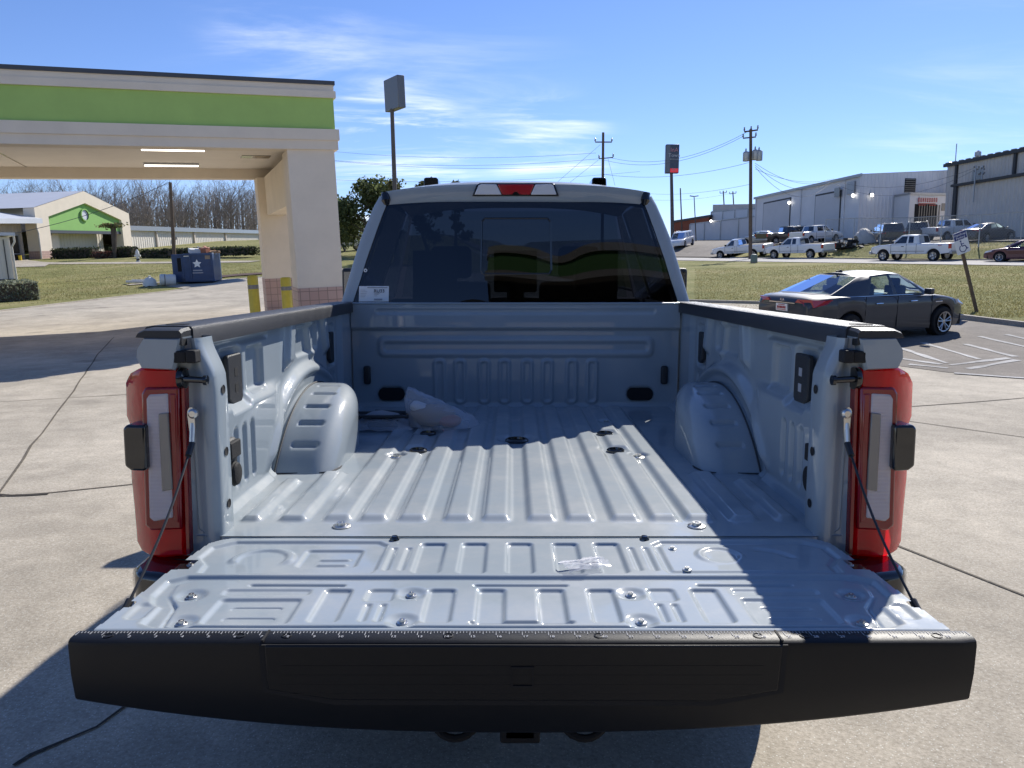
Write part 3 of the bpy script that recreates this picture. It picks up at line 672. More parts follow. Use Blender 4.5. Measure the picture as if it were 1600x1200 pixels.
    hr = B(MB().span(-.04, .04, 1.78, 2.2, .50, .58).span(-.05, .05, 1.78, 1.82, .49, .59), 'hitch_receiver', 'void_black', bevel=.006)  # coloured black to stand for the shade under the tailgate
    for s in (-1, 1):
        B(MB().tube([(s*.165+.055*math.cos(t), 1.85+.03*math.sin(t), .515+.035*math.sin(t)) for t in np.linspace(0, 2*math.pi, 21)], .010, 8), 'chain_loop', 'void_black', hr)  # loops blackened too, their shade put into the colour
    # ---- lowered tailgate
    half = [(0, 1.984), (.755, 1.982), (.790, 1.966), (.812, 1.938), (.824, 1.82), (.792, 1.818), (.792, 1.758), (.831, 1.755), (.837, 1.575), (.822, 1.573), (.822, 1.545), (.838, 1.542), (.845, 1.425), (0, 1.425)]
    out = half+[(-a, b) for a, b in half[::-1][1:-1]]
    def pad(u, y, c, d, r0=.028, dep=.006): return dep*ramp(np.hypot(u-c[0], y-c[1])-r0, .022)
    acc = [(.37, 1.955), (.745, 1.955), (.792, 1.915), (.796, 1.84), (.762, 1.79), (.756, 1.738), (.352, 1.738), (.345, 1.76), (.345, 1.93)]
    low = [(0, 1.704), (.745, 1.704), (.782, 1.68), (.774, 1.615), (.735, 1.556), (.722, 1.464), (0, 1.464)]
    lowp = low+[(-a, b) for a, b in low[::-1][1:-1]]
    outer = [(0, 1.716), (.775, 1.716), (.808, 1.69), (.806, 1.61), (.79, 1.572), (.768, 1.556), (.764, 1.47), (.73, 1.452), (0, 1.452)]
    outp = outer+[(-a, b) for a, b in outer[::-1][1:-1]]
    gb = [(.243, 1.628), (.244, 1.492), (.727, 1.62), (.692, 1.486)]
    def gate_h(u, y):
        a = np.abs(u); h = .0*u
        h += .010*ramp(-(y-1.712), .012)*0
        h -= .009*ramp(polysd(u, y, outp), .014)                         # the lower field lies a step down
        h += .0035*ramp(polysd(u, y, lowp), .010)
        dl = polysd(u, y, lowp); h -= .006*np.exp(-(dl/.0035)**2)*ramp(y-1.60, .1)  # shut line round the removable panel
        # upper field
        for c in (0, .117, .224): h -= .008*ramp(rb(a, y, c-.0315, c+.0315, 1.737, 1.943, .012), .012)
        for c in (.284, .321): h -= .005*ramp(rb(a, y, c-.006, c+.006, 1.752, 1.908, .006), .010)
        da = polysd(a, y, acc); h -= .007*ramp(da, .014)
        # left pocket: ring and louvred pan; right lid: round dimples
        L = (u < 0)
        rl = np.hypot((u+.64)/1.0, y-1.838)
        h += np.where(L, .005*ramp(np.abs(rl-.068)-.010, .014)*sstep(1.80, 1.83, y), 0)
        h -= np.where(L, .006*ramp(rb(u, y, -.545, -.402, 1.79, 1.907, .012), .012), 0)
        for yy in (1.847, 1.812): h += np.where(L, .004*ramp(rb(u, y, -.497, -.424, yy-.006, yy+.006, .006), .009), 0)
        h -= np.where(L, .003*ramp(rb(u, y, -.67, -.56, 1.733, 1.745, .006), .009), 0)
        rr_ = np.hypot(u-.502, y-1.855)
        h += np.where(~L, .0055*ramp(np.abs(rr_-.052)-.006, .016)*sstep(1.79, 1.86, y), 0)
        h += np.where(~L, -.004*ramp(np.abs(np.hypot(u-.60, y-1.82)-.082)-.011, .012)*sstep(1.83, 1.86, y)*ramp(.60-u, .05), 0)
        h += np.where(~L, .004*ramp(da+.016, .010), 0)
        # lower field
        for c in (.0655, .1765, .408): h -= .0075*ramp(rb(a, y, c-.029, c+.029, 1.487, 1.653, .010), .012)
        h -= .006*ramp(rb(a, y, .281, .340, 1.59, 1.653, .012), .012)
        for c in (.295, .327): h -= .005*ramp(rb(a, y, c-.006, c+.006, 1.489, 1.573, .006), .010)
        for y0 in (1.674, 1.485): h -= .006*ramp(rb(a, y, -.2, .106, y0-.005, y0+.005, .005), .009)
        h -= .006*ramp(rb(a, y, .400, .616, 1.669, 1.679, .005), .009)
        h -= .006*ramp(rb(a, y, .478, .652, 1.479, 1.600, .010), .011)
        h -= .004*ramp(rb(a, y, .470, .660, 1.622, 1.650, .008), .010)
        for yy in (1.560, 1.509): h -= .0055*ramp(rb(a, y, .512, .615, yy-.006, yy+.006, .006), .009)
        for c in gb: h -= pad(a, y, c, .006)
        h -= .006*ramp(rb(a, y, .775, .812, 1.49, 1.565, .012), .016)
        h -= .005*ramp(y-1.437, .012)
        h += .0006*np.sin(u*9.0+1.3)*np.sin(y*21+u*5)
        h -= .018*ramp(-(y-1.984), .014)
        return h
    tg = hfield('tailgate', P, T, (0, 0, ZF), (1, 0, 0), (0, 1, 0), (0, 0, 1), np.arange(-.848, .8481, .0036), np.arange(1.424, 1.9861, .0029), gate_h, mask=lambda u, y: polysd(u, y, out) < 0, off=OFF)
    B(MB().prism(out, (ZF-.075, ZF-.014), lambda a, b, h: (a, b, h)), 'gate_shell', P, tg, smooth=30)
    for c in gb:
        for s in (-1, 1): bolt('panel_bolt', tg, (s*c[0], c[1], ZF-.0115), .012, .009)
    for c in ((.392, 1.902), (.398, 1.762)): bolt('lid_bolt', tg, (c[0], c[1], ZF-.0035), .011, .008)
    for s in (-1, 1):
        B(MB().lathe([(.013, 0), (.013, .006), (.008, .014), (.0, .015)], (s*.331, 1.968, ZF-.004), 'z', 16, cap=False), 'bump_stop', 'gloss_black', tg)
        B(MB().span(s*.792, s*.836, 1.762, 1.814, ZF-.05, ZF-.006), 'gate_latch', 'gloss_black', tg, bevel=.005)
        bolt('latch_bolt', tg, (s*.803, 1.80, ZF-.006), .009, .006)
    # black top moulding, now facing the camera
    us = np.linspace(-.868, .868, 61); Pm = []
    for u in us:
        q = abs(u)/.868; zb = .757+.070*q**2.3; e = .018 if q < .995 else .03
        cut = max(0, (q-.972)/.028)*.018
        Pm.append([(u, 1.432, ZF-.012), (u, 1.431, ZF+.0015), (u, 1.424, ZF+.003), (u*(1-.0*q), 1.393+cut*.3, ZF+.002), (u, 1.387+cut*.3, ZF-.002), (u, 1.385+cut*.3, ZF-.010), (u, 1.392, (ZF-.01+zb)/2), (u, 1.400, zb+.006), (u, 1.405, zb), (u, 1.47, zb+.014), (u, 1.47, ZF-.03)])
    n = 11; m = MB().grid(np.array(Pm)); m.f += [tuple(range(n-1, -1, -1)), tuple(range(60*n, 61*n))]
    mo = B(m, 'gate_moulding', 'step_plastic', tg, smooth=35)
    # flip-up step lid with its shut line and square button
    def lid(k): return [(-.490-k, ZF-.003), (-.490-k, .858-k*.6), (-.362-k*.3, .834-k), (.365+k*.3, .832-k), (.492+k, .856-k*.6), (.494+k, ZF-.003)]
    def fy(z, d): return 1.385+max(0, ZF-.01-z)*.085-d
    B(MB().prism(lid(.010), (0, .004), lambda a, b, h: (a, fy(b, .001+h), b)), 'lid_gap', 'void_black', tg, smooth=None)
    sl_ = B(MB().prism(lid(-.001), (0, .008), lambda a, b, h: (a, fy(b, h), b)), 'step_lid', 'step_plastic', tg, bevel=.003)
    for q in range(5):
        zz0 = .93-.02*q; B(MB().prism([(-.46+.02*(q == 4), zz0), (.46-.02*(q == 4), zz0), (.46-.02*(q == 4), zz0-.0022), (-.46+.02*(q == 4), zz0-.0022)], (.0065, .0081), lambda a, b, h: (a, fy(b, h), b)), 'lid_rib', 'step_plastic', sl_, smooth=None) if q else None
    m = MB()
    for a0, a1, b0, b1 in ((-.022, .022, .9045, .9080), (-.022, .022, .8645, .868), (-.022, -.0185, .868, .9045), (.0185, .022, .868, .9045)): m.prism([(a0, b0), (a1, b0), (a1, b1), (a0, b1)], (.007, .0105), lambda a, b, h: (a, fy(b, h), b))
    B(m, 'release_button', 'void_black', sl_, smooth=None)
    for s in (-1, 1): B(MB().span(s*.493, s*.497, 1.386, 1.43, ZF, ZF+.0042), 'moulding_joint', 'void_black', tg)
    # ruler moulded into its top
    m = MB(); zt = ZF+.0030
    k = -136
    for k in range(-136, 137):
        u = k*.00635
        if abs(abs(u)-.495) < .008: continue
        Ln = .016 if k % 8 == 0 else (.011 if k % 4 == 0 else .006)
        m.span(u-.0005, u+.0005, 1.424-Ln, 1.424, zt, zt+.0008)
    for k in range(-16, 17):
        vs, fs = text_mb(str((k+17)), .011, lambda x, y, h, k=k: (k*.0508+x+.006, 1.399+y, zt+.0002+h), .0008); m.add(vs, fs)
    B(m, 'ruler_marks', 'tick_white', mo, smooth=None)
    for u in (-.80, -.545, -.455, -.143, .148, .455, .545, .80):
        B(MB().lathe([(.010, .0), (.010, .0018), (.0075, .0022), (.007, .0006), (.0, .0006)], (u, 1.408, ZF+.002), 'z', 18, cap=False), 'moulding_screw', 'step_plastic', mo)
    # ---- cab
    YB = 4.27
    def at(px, py, Y):
        q = at_depth(px, py, Y); return abs(q.x-TX), q.z
    def yg(z): return YB+.084*(z-1.40)/.7
    glass = []; outer_ = []
    for (gx, gy), (ox, oy) in [((549, 492), (523, 492)), ((555, 469), (536, 469)), ((565, 437), (547, 430)), ((574, 405), (556, 398)), ((583, 378), (564, 371)), ((591, 354), (574, 345)), ((598, 334), (584, 321)), ((605, 316), (592, 306))]:
        g = at(gx, gy, 4.32); o = at(ox, oy, 4.36); glass.append(g); outer_.append(o)
    gt = glass[-1][1]; rt = 2.158; rcr = 2.196
    def gy(u, z): return yg(z)-.035*(1-(u/.9)**2)+.0011*math.sin((z-1.78)*9)*(math.exp(-((abs(u)-.24)/.10)**2))+.0008*math.sin(u*7+z*3)          # bowed pane
    for s in (-1, 1):
        m = MB(); rows = []
        for (g, gz), (o, oz) in zip(glass, outer_):
            mid = (g+o)/2
            rows.append([(s*g, gy(g, gz)+.012, gz), (s*g, gy(g, gz)-.008, gz), (s*mid, gy(g, gz)-.004, (gz+oz)/2), (s*(o-.008), gy(g, gz)+.018, oz), (s*o, gy(g, gz)+.05, oz), (s*(o+.012), yg(oz)+.30, oz), (s*(o+.015), yg(oz)+.48, oz)])
        m.grid(np.array(rows)); B(m, 'rear_pillar', P, smooth=50)
        # sides of the cab: sill, door, windows, front pillar
        bu, bz = outer_[1]; tu, tz = outer_[-1]
        B(MB().grid(np.array([[(s*(1.01-.02*(z < .7)), y, z) for z in (.5, .7, 1.0, 1.3, 1.49)] for y in (4.20, 4.3, 5.1, 5.6, 6.3, 6.5)])), 'door_skin', P, smooth=30)
        m = MB()
        for y0, y1, d0, d1 in ((4.72, 4.80, 0, 0), (5.45, 5.60, 0, 0), (6.30, 6.42, 0, -.52)):
            m.grid(np.array([[(s*(bu+.012), y0, 1.49), (s*(bu+.012), y1, 1.49)], [(s*(tu+.012), y0+d1, tz), (s*(tu+.012), y1+d1, tz)]]))
        B(m, 'side_pillars', P)
        for y0, y1, d in ((4.80, 5.45, 0), (5.60, 6.30, -.52)):
            B(MB().add([(s*(bu+.004), y0, 1.49), (s*(bu+.004), y1, 1.49), (s*(tu+.004), y1+d, tz), (s*(tu+.004), y0, tz)], [(0, 1, 2, 3)]), 'side_window', 'car_glass' if d else 'dark_glass')
        # mirror
        mi = B(MB().span(s*1.12, s*1.335, 6.0, 6.12, 1.36, 1.72).span(s*1.0, s*1.16, 6.03, 6.08, 1.42, 1.50), 'door_mirror', 'black_plastic', bevel=.03, seg=3)
        B(MB().span(s*1.14, s*1.315, 5.992, 6.001, 1.40, 1.69), 'mirror_glass', 'chrome', mi)
    gu = np.linspace(-1, 1, 61); ga = []
    for g, gz in glass: ga.append([(g*q, gy(g*q, gz), gz) for q in gu])
    for z_, k_ in ((gt+.02, glass[-1][0]-.02),): ga.append([(k_*q, gy(k_*q, z_), z_) for q in gu])
    rg = B(MB().grid(np.array(ga)), 'rear_window', 'privacy_glass', smooth=180)
    # black band round the pane and the sliding centre pane's frame
    m = MB()
    def strip(pts, w=.012, dy=-.002):
        for (a0, b0), (a1, b1) in zip(pts[:-1], pts[1:]):
            m.tube([(a0, gy(a0, b0)+dy, b0), (a1, gy(a1, b1)+dy, b1)], w/2, 6)
    def gp(px, py):
        q = at_depth(px, py, 4.30); return (q.x-TX, q.z)
    fr = [gp(*q) for q in [(755, 428), (752, 422), (753, 346), (757, 341), (856, 341), (860, 346), (861, 422), (858, 428), (755, 428)]]
    strip(fr, .010); B(m, 'sliding_pane_frame', 'gloss_black', rg, smooth=60)
    # sticker inside the lower left corner, and a small disc above it
    def on(px, py, d): q = at_depth(px, py, 4.28); u = q.x-TX; return (u, gy(u, q.z)-d, q.z)
    c = [on(*q, .006) for q in [(561, 471), (608, 471), (608, 447), (561, 447)]]
    st = B(MB().add(c, [(0, 1, 2, 3)]), 'window_sticker', 'white_label', rg, smooth=None)
    m = MB()
    def bar(x0, y0, x1, y1): m.add([on(x0, y1, .0085), on(x1, y1, .0085), on(x1, y0, .0085), on(x0, y0, .0085)], [(0, 1, 2, 3)])
    bar(574, 448.6, 606, 450.0); bar(585, 466.5, 598, 469.0); bar(585, 457.6, 594, 458.4); bar(585, 459.6, 592, 460.2)
    for k_ in range(5): bar(563, 453+k_*2.6, 571+(k_*3) % 4, 453.5+k_*2.6)
    bar(585, 462, 590, 462.5)
    B(m, 'sticker_print', 'grey_ink', st, smooth=None)
    o_ = on(593, 457, .009); vs, fs = text_mb('RU33', .026, lambda x, y, h: (o_[0]+x, o_[1]-h, o_[2]+y), .0006); B(MB().add(vs, fs), 'sticker_number', 'ink', st, smooth=None)
    d = on(570.5, 422.5, .006); B(MB().lathe([(.004, 0), (.010, 0), (.010, -.001), (.004, -.001)], d, 'y', 18, cap=False), 'disc_sticker', 'white_label', rg)
    # roof with its rear header
    W0 = outer_[-1][0]; rows = []
    for y, z, k in ((yg(gt)-.0, gt-.004, .955), (yg(gt)-.012, gt+.012, .96), (yg(gt)-.006, rt-.020, .965), (yg(gt)+.02, rt-.006, .975), (yg(gt)+.07, rt+.004, .98), (4.9, rt+.012, 1), (5.4, rt+.012, 1), (5.75, rt-.02, 1)):
        rows.append([((W0+.01)*k*q, y-.035*(1-q*q)*(1 if y < 4.5 else 0), z-(.055*abs(q)**3 if y > 4.36 else .03*abs(q)**4)+(.012*(1-q*q) if z > gt+.02 else .006*(1-q*q))) for q in np.linspace(-1, 1, 25)])
    rf = B(MB().grid(np.array(rows)), 'cab_roof', P, smooth=50)
    for s in (-1, 1):
        B(MB().tube([(s*(W0-.045), yg(gt)-.010, gt-.012), (s*(W0-.043), yg(gt)-.014, gt+.010), (s*(W0-.040), yg(gt)+.0, gt+.035), (s*(W0-.038), yg(gt)+.05, gt+.042)], [.016, .026, .026, .018], 12), 'gutter_cap', 'gloss_black', rf)
        q = at_depth(674.5 if s < 0 else 935, 289, 4.72); a = q.x-TX
        pl = [(a-.046, 2.165), (a+.046, 2.165), (a+.042, 2.222), (a+.034, 2.232), (a-.034, 2.232), (a-.042, 2.222)]
        B(MB().prism(pl, (4.68, 4.84), lambda x, z, h: (x, h, z)), 'clearance_lamp', 'gloss_black', rf, bevel=.006, rec=True)
        B(MB().span(a-.036, a+.036, 4.677, 4.681, 2.19, 2.222), 'lamp_face', 'dark_glass', rf)
    def hd(px, py, y): q = at_depth(px, py, 4.33); return (q.x-TX, y, q.z)
    yb_ = yg(gt)-.052
    def hpan(pts, name, mat, d0, d1, par, bev=.004): return B(MB().prism([(hd(*q, 0)[0], hd(*q, 0)[2]) for q in pts], (yb_-d1, yb_-d0), lambda a, b, h: (a, h, b)), name, mat, par, rec=True, bevel=bev, smooth=30)
    bl = hpan([(738, 307.5), (745, 290), (750, 287), (862, 287), (867, 290), (873, 307.5)], 'high_brake_lamp', 'gloss_black', -.06, .000, rf)
    hpan([(742, 305.5), (748, 291), (752, 289), (776, 289.5), (784, 305.5)], 'cargo_lens', 'lamp_clear', -.02, .010, bl)
    hpan([(829, 305.5), (836, 289.5), (860, 289), (864, 291), (869, 305.5)], 'cargo_lens', 'lamp_clear', -.02, .010, bl)
    hpan([(785, 305.5), (777.5, 289.5), (834.5, 289.5), (828, 305.5), (812, 305), (808, 301), (804, 301), (800, 305)], 'brake_lens', 'lamp_red', -.02, .010, bl)
    # cab interior seen through the tinted pane
    B(MB().span(-.98, .98, 4.24, 6.5, .5, .98), 'cab_floor', 'void_black')
    B(MB().span(-.95, .95, 4.225, 4.26, .9, 1.42), 'cab_back', P)
    for x in (-.44, .44):
        B(MB().span(x-.27, x+.27, 5.35, 5.50, 1.0, 1.62).span(x-.14, x+.14, 5.36, 5.47, 1.64, 1.86), 'front_seat', 'seat_cloth', bevel=.04, seg=3)
    rs = B(MB().span(-.75, .75, 4.50, 4.64, 1.0, 1.52), 'rear_seat', 'seat_cloth', bevel=.04, seg=3)
    for x in (-.47, .0, .47): B(MB().span(x-.125, x+.125, 4.51, 4.62, 1.56, 1.80).span(x-.05, x+.05, 4.55, 4.57, 1.5, 1.58), 'headrest', 'seat_cloth', rs, bevel=.03, seg=3)
    B(MB().span(-.93, .93, 6.1, 6.6, 1.0, 1.44), 'dashboard', 'seat_cloth', bevel=.05)
    B(MB().add([(-.93, 6.42, 1.49), (.93, 6.42, 1.49), (W0-.02, 5.8, 2.13), (-W0+.02, 5.8, 2.13)], [(0, 1, 2, 3)]), 'windscreen', 'car_glass')
    # bonnet, nose and wheels beyond the cab
    B(MB().grid(np.array([[(-1.01, y, .55), (-1.01, y, zs_-.16), (-.96, y, zs_-.05), (-.6, y, zs_), (0, y, zs_+.03), (.6, y, zs_), (.96, y, zs_-.05), (1.01, y, zs_-.16), (1.01, y, .55)] for y, zs_ in ((6.4, 1.46), (7.0, 1.43), (7.8, 1.37), (8.1, 1.26), (8.16, .9))])), 'bonnet', P, smooth=50)
    B(MB().span(-.95, .95, 8.05, 8.2, .55, 1.2), 'grille', 'gloss_black', bevel=.04)
    for s in (-1, 1):
        for y in (YC, 7.25):
            m = MB().lathe([(.24, -.13), (.36, -.14), (.405, -.12), (.42, -.08), (.42, .08), (.405, .12), (.36, .14), (.24, .13)], (s*.90, y, .42), 'x', 40)
            wl = B(m, 'wheel', 'rubber', smooth=50)
            B(MB().lathe([(.24, -.10), (.24, .10), (.2, .06), (.08, .07), (.06, .12), (0, .12)], (s*.90, y, .42), 'x', 24, cap=False), 'rim', 'alloy', wl)
    return T
m_ = pmat('galv_dark', (.20, .185, .165), .2, 0, .8)
truck = build_truck()
# ---- loose things in the bed
def parts_bag():
    t = thing('plastic_bag', 'clear plastic bag of tan and orange parts slumped on the bed floor', 'bag', (-.385, 3.50, ZF+.012))
    rnd = random.Random(5); n, k = 22, 16; Pg = []
    for i in range(k):
        v = i/(k-1); row = []
        for j in range(n):
            th = 2*math.pi*j/n; w = .145*(1-.75*v**1.6)*(1+.07*math.sin(3*th+5*v)+rnd.uniform(-.035, .035))
            row.append((w*1.12*math.cos(th)-.05*v**1.2+.07*(1-v), w*.85*math.sin(th), .155*v**.9*(1-.12*math.cos(th))+.004+rnd.uniform(-.006, .006)*(0 < v)))
        Pg.append(row)
    m = MB().grid(np.array(Pg), wrap=True); m.f += [tuple(range((k-1)*n, k*n))]
    m.build('bag_film', 'clear_film', t, smooth=180)
    def lump(nm, c, r, mat, sd):
        q = random.Random(sd); g = []
        for a in range(9):
            ph = math.pi*a/8-math.pi/2
            g.append([(c[0]+r[0]*math.cos(ph)*math.cos(2*math.pi*b/14)*q.uniform(.88, 1.1), c[1]+r[1]*math.cos(ph)*math.sin(2*math.pi*b/14)*q.uniform(.88, 1.1), c[2]+r[2]*math.sin(ph)) for b in range(14)])
        return MB().grid(np.array(g), wrap=True).build(nm, mat, t, smooth=180)
    lump('tan_part', (.02, .0, .05), (.12, .085, .05), 'tan_part', 1); lump('orange_part', (.10, -.045, .032), (.055, .045, .030), 'orange_plastic', 3)
    MB().box((-.01, .0, .075), (.15, .10, .04), Matrix.Rotation(.35, 3, 'Y')).build('paper_part', 'paper_white', t, bevel=.02)
    t2 = thing('cable_bundle', 'dark flattened plastic pouch of cables lying left of the plastic bag', 'pouch', (-.60, 3.50, ZF+.004))
    m = MB()
    for q in range(9):
        pts = [(rnd.uniform(-.09, .09)+.10*math.cos(a)*(.6+.05*q), .07*math.sin(a)*(.7+.04*q), .012+.006*q+rnd.uniform(0, .006)) for a in np.linspace(0, 5.6, 12)]
        m.tube(pts, .006, 6)
    m.build('cables', 'dark_trim', t2)
    g = []
    for i in range(9): g.append([(.15*(j/8-.5)*2, .11*(i/8-.5)*2, .075*(1-((i-4)/4)**2)*(1-((j-4)/4)**2)+rnd.uniform(0, .012)) for j in range(9)])
    MB().grid(np.array(g)).build('pouch_film', 'clear_film', t2, smooth=180)
    t3 = thing('zip_bag', 'small crumpled clear zip bag lying on the lowered tailgate', 'bag', (.174, 1.765, ZF+.002), .35)
    g = []
    for i in range(10):
        g.append([(-.055+.11*j/9, -.032+.064*i/9, .004+.010*abs(math.sin(i*.9+j*.6))*(1 if 0 < i < 9 else .3)+rnd.uniform(0, .004)) for j in range(10)])
    MB().grid(np.array(g)).build('bag_film', 'clear_film', t3, smooth=180)
    MB().span(-.055, .055, .029, .034, .004, .0075).build('zip_strip', 'white_label', t3)
parts_bag()
# ------------------------------------------------------------ ground sheets
def build_ground():
    xs = np.concatenate([np.arange(-260, -60, 10), np.arange(-60, 70, 2), np.arange(70, 301, 10)]); ys = np.concatenate([np.arange(-60, -10, 10), np.arange(-10, 110, 2), np.arange(110, 601, 20)])
    X, Y = np.meshgrid(xs, ys); g = MB().grid(np.dstack([X, Y, H(X, Y)])).build('ground', 'grass_ground', smooth=180); struct(g)
def inside(p, poly):
    x, y = p; c = False
    for i in range(len(poly)):
        (ax, ay), (bx, by) = poly[i], poly[i-1]
        if (ay > y) != (by > y) and x < (bx-ax)*(y-ay)/(by-ay)+ax: c = not c
    return c
def sheet(name, poly, mat, dz, step=1.5):
    poly = [tuple(p[:2]) for p in poly]; b = []
    for i in range(len(poly)):
        p, q = Vector(poly[i]), Vector(poly[(i+1) % len(poly)]); n = max(1, int((q-p).length/step))
        b += [p+(q-p)*k/n for k in range(n)]
    x0, x1 = min(p.x for p in b), max(p.x for p in b); y0, y1 = min(p.y for p in b), max(p.y for p in b)
    pts = list(b); ed = [(i, (i+1) % len(b)) for i in range(len(b))]
    for x in np.arange(x0+step*.5, x1, step):
        for y in np.arange(y0+step*.5, y1, step):
            if inside((x, y), poly): pts.append(Vector((float(x), float(y))))
    vs, es, fs, *_ = geometry.delaunay_2d_cdt(pts, ed, [], 1, 1e-4)
    m = MB(); m.add([(v.x, v.y, Hs(v.x, v.y)+dz) for v in vs], fs)
    o = m.build(name, mat, smooth=180); return struct(o)
def strip_sheet(name, pts, w, mat, dz, jit=0, seed=1, step=.6):
    """a narrow band laid on the ground along a line"""
    rnd = random.Random(seed); P = []
    for a, b in zip(pts[:-1], pts[1:]):
        a, b = Vector(a[:2]), Vector(b[:2]); n = max(1, int((b-a).length/step)); P += [a+(b-a)*k/n for k in range(n)]
    P.append(Vector(pts[-1][:2])); P = [p+Vector((rnd.uniform(-jit, jit), rnd.uniform(-jit, jit))) for p in P]
    vs = []; k = len(P)
    for i, p in enumerate(P):
        t = (P[min(i+1, k-1)]-P[max(i-1, 0)]).normalized(); nrm = Vector((-t.y, t.x)); ww = w*(1+rnd.uniform(-.35, .35)*(jit > 0))
        for s in (-.5, .5): q = p+nrm*ww*s; vs.append((q.x, q.y, Hs(q.x, q.y)+dz))
    return struct(MB().add(vs, [(2*i, 2*i+2, 2*i+3, 2*i+1) for i in range(k-1)]).build(name, mat, smooth=180))
def kerb(pts, h=.13, w=.16, name='kerb'):
    P = []
    for a, b in zip(pts[:-1], pts[1:]):
        a, b = Vector(a[:2]), Vector(b[:2]); n = max(1, int((b-a).length/1.0)); P += [a+(b-a)*k/n for k in range(n)]
    P.append(Vector(pts[-1][:2])); k = len(P); rows = []
    for i, p in enumerate(P):
        t = (P[min(i+1, k-1)]-P[max(i-1, 0)]).normalized(); n_ = Vector((-t.y, t.x)); r = []
        for d, z in ((-w/2, -.05), (-w/2+.005, h-.03), (-w/2+.035, h), (w/2, h), (w/2, -.05)):
            q = p+n_*d; r.append((q.x, q.y, Hs(q.x, q.y)+z))
        rows.append(r)
    return struct(MB().grid(np.array(rows)).build(name, 'kerb', smooth=40))
def G(px, py): p = ground_at(px, py); return (p.x, p.y)
build_ground()
RK = [(34.0, 13.4), G(1600, 512), G(1497, 499)]
dv = Vector(RK[2])-Vector(RK[1]); RK.append(tuple(Vector(RK[2])+dv*2.3)); RK += [(5.5, 25), (4.5, 34), (2, 50)]
LK = [G(-160, 505), G(0, 487), G(150, 469), G(270, 455), G(292, 452)]
lot = [(40, -38), (40, 12.5)]+RK[1:]+[(-8, 62), G(405, 433), G(345, 437), G(250, 446)]+[LK[4], LK[3], LK[2], LK[1], LK[0], (-60, 22), (-60, -38)]
sheet('parking_lot', lot, 'concrete', .02, 1.2)
kerb(RK[:4]); kerb(RK[3:], .10)
kerb(LK[::-1], .06, .22)
sheet('parking_bays', [G(1330, 505), G(1497, 500), G(1600, 514), (26, 14), (22, 9.5), G(1600, 592), G(1480, 584), G(1390, 572), G(1330, 560)], 'lot_asphalt', .026, 1.2)
for i, (a, b) in enumerate([((1402, 562), (1470, 572)), ((1406, 546), (1478, 570)), ((1442, 538), (1530, 564)), ((1508, 540), (1586, 560)), ((1484, 573), (1576, 562)), ((1572, 525), (1625, 537)), ((1530, 528), (1610, 546)), ((1512, 579), (1590, 565)), ((1492, 586), (1605, 594)), ((1420, 572), (1482, 578))]):
    strip_sheet('bay_marking', [G(*a), G(*b)], .11, 'road_paint', .032, .012, i, .25)
for i, (w, pts) in enumerate([(.022, [(178, 528), (153, 555), (107, 624), (50, 700), (0, 775), (-60, 860)]), (.020, [(-20, 632), (107, 624), (199, 619), (260, 614)]), (.020, [(-30, 783), (80, 774), (199, 762), (300, 750)]), (.025, [(1150, 664), (1400, 640), (1520, 631), (1640, 621)]), (.025, [(1200, 632), (1442, 664), (1600, 687), (1680, 698)]), (.022, [(1215, 778), (1300, 815), (1410, 862), (1600, 936), (1700, 978)])]):
    strip_sheet('slab_joint', [G(*p) for p in pts], w, 'joint', .0245, .010, i)
strip_sheet('slab_crack', [G(*p) for p in [(260, 1080), (201, 1113), (150, 1142), (90, 1172), (20, 1206)]], .016, 'crack', .0250, .014, 9, .07)
strip_sheet('slab_crack', [G(*p) for p in [(-10, 777), (30, 779), (75, 776)]], .04, 'crack', .0252, .012, 3, .06)
# street where the white pickups stand, its entrance and the yard above
def road_pt(t, s): return (28.2-.4*t+.91*s, 54+.91*t+.4*s)
street = [road_pt(t, -4.6) for t in (-45, -20, 0, 20, 45, 80)]+[road_pt(t, 1.6) for t in (80, 45, 20, 0, -20, -45)]
sheet('street', street, 'street', .035, 3)
kerb([road_pt(t, 1.7) for t in (-45, 22)], .12, .2)
sheet('yard', [road_pt(24, 1.8), road_pt(24, 9), road_pt(6, 9.6), road_pt(-45, 10.5), road_pt(-45, 60), road_pt(120, 60), road_pt(120, 1.8)], 'lot_asphalt', .12, 3)
# pale walk and drive in front of the store on the left
WALK = [G(-40, 408), G(78, 412), G(240, 411), G(400, 409)]
strip_sheet('walkway', WALK, 2.2, 'concrete', .04)
sheet('store_drive', [G(-60, 402), G(35, 402), G(45, 407), G(80, 411.5), G(70, 417), G(-60, 420)], 'concrete', .05, 2)
strip_sheet('walkway', [G(200, 446), G(262, 441)], .8, 'concrete', .05)
strip_sheet('soil_bank', [G(330, 434), G(365, 431), G(410, 428)], 1.8, 'rust', .06, .2, 4, .8)
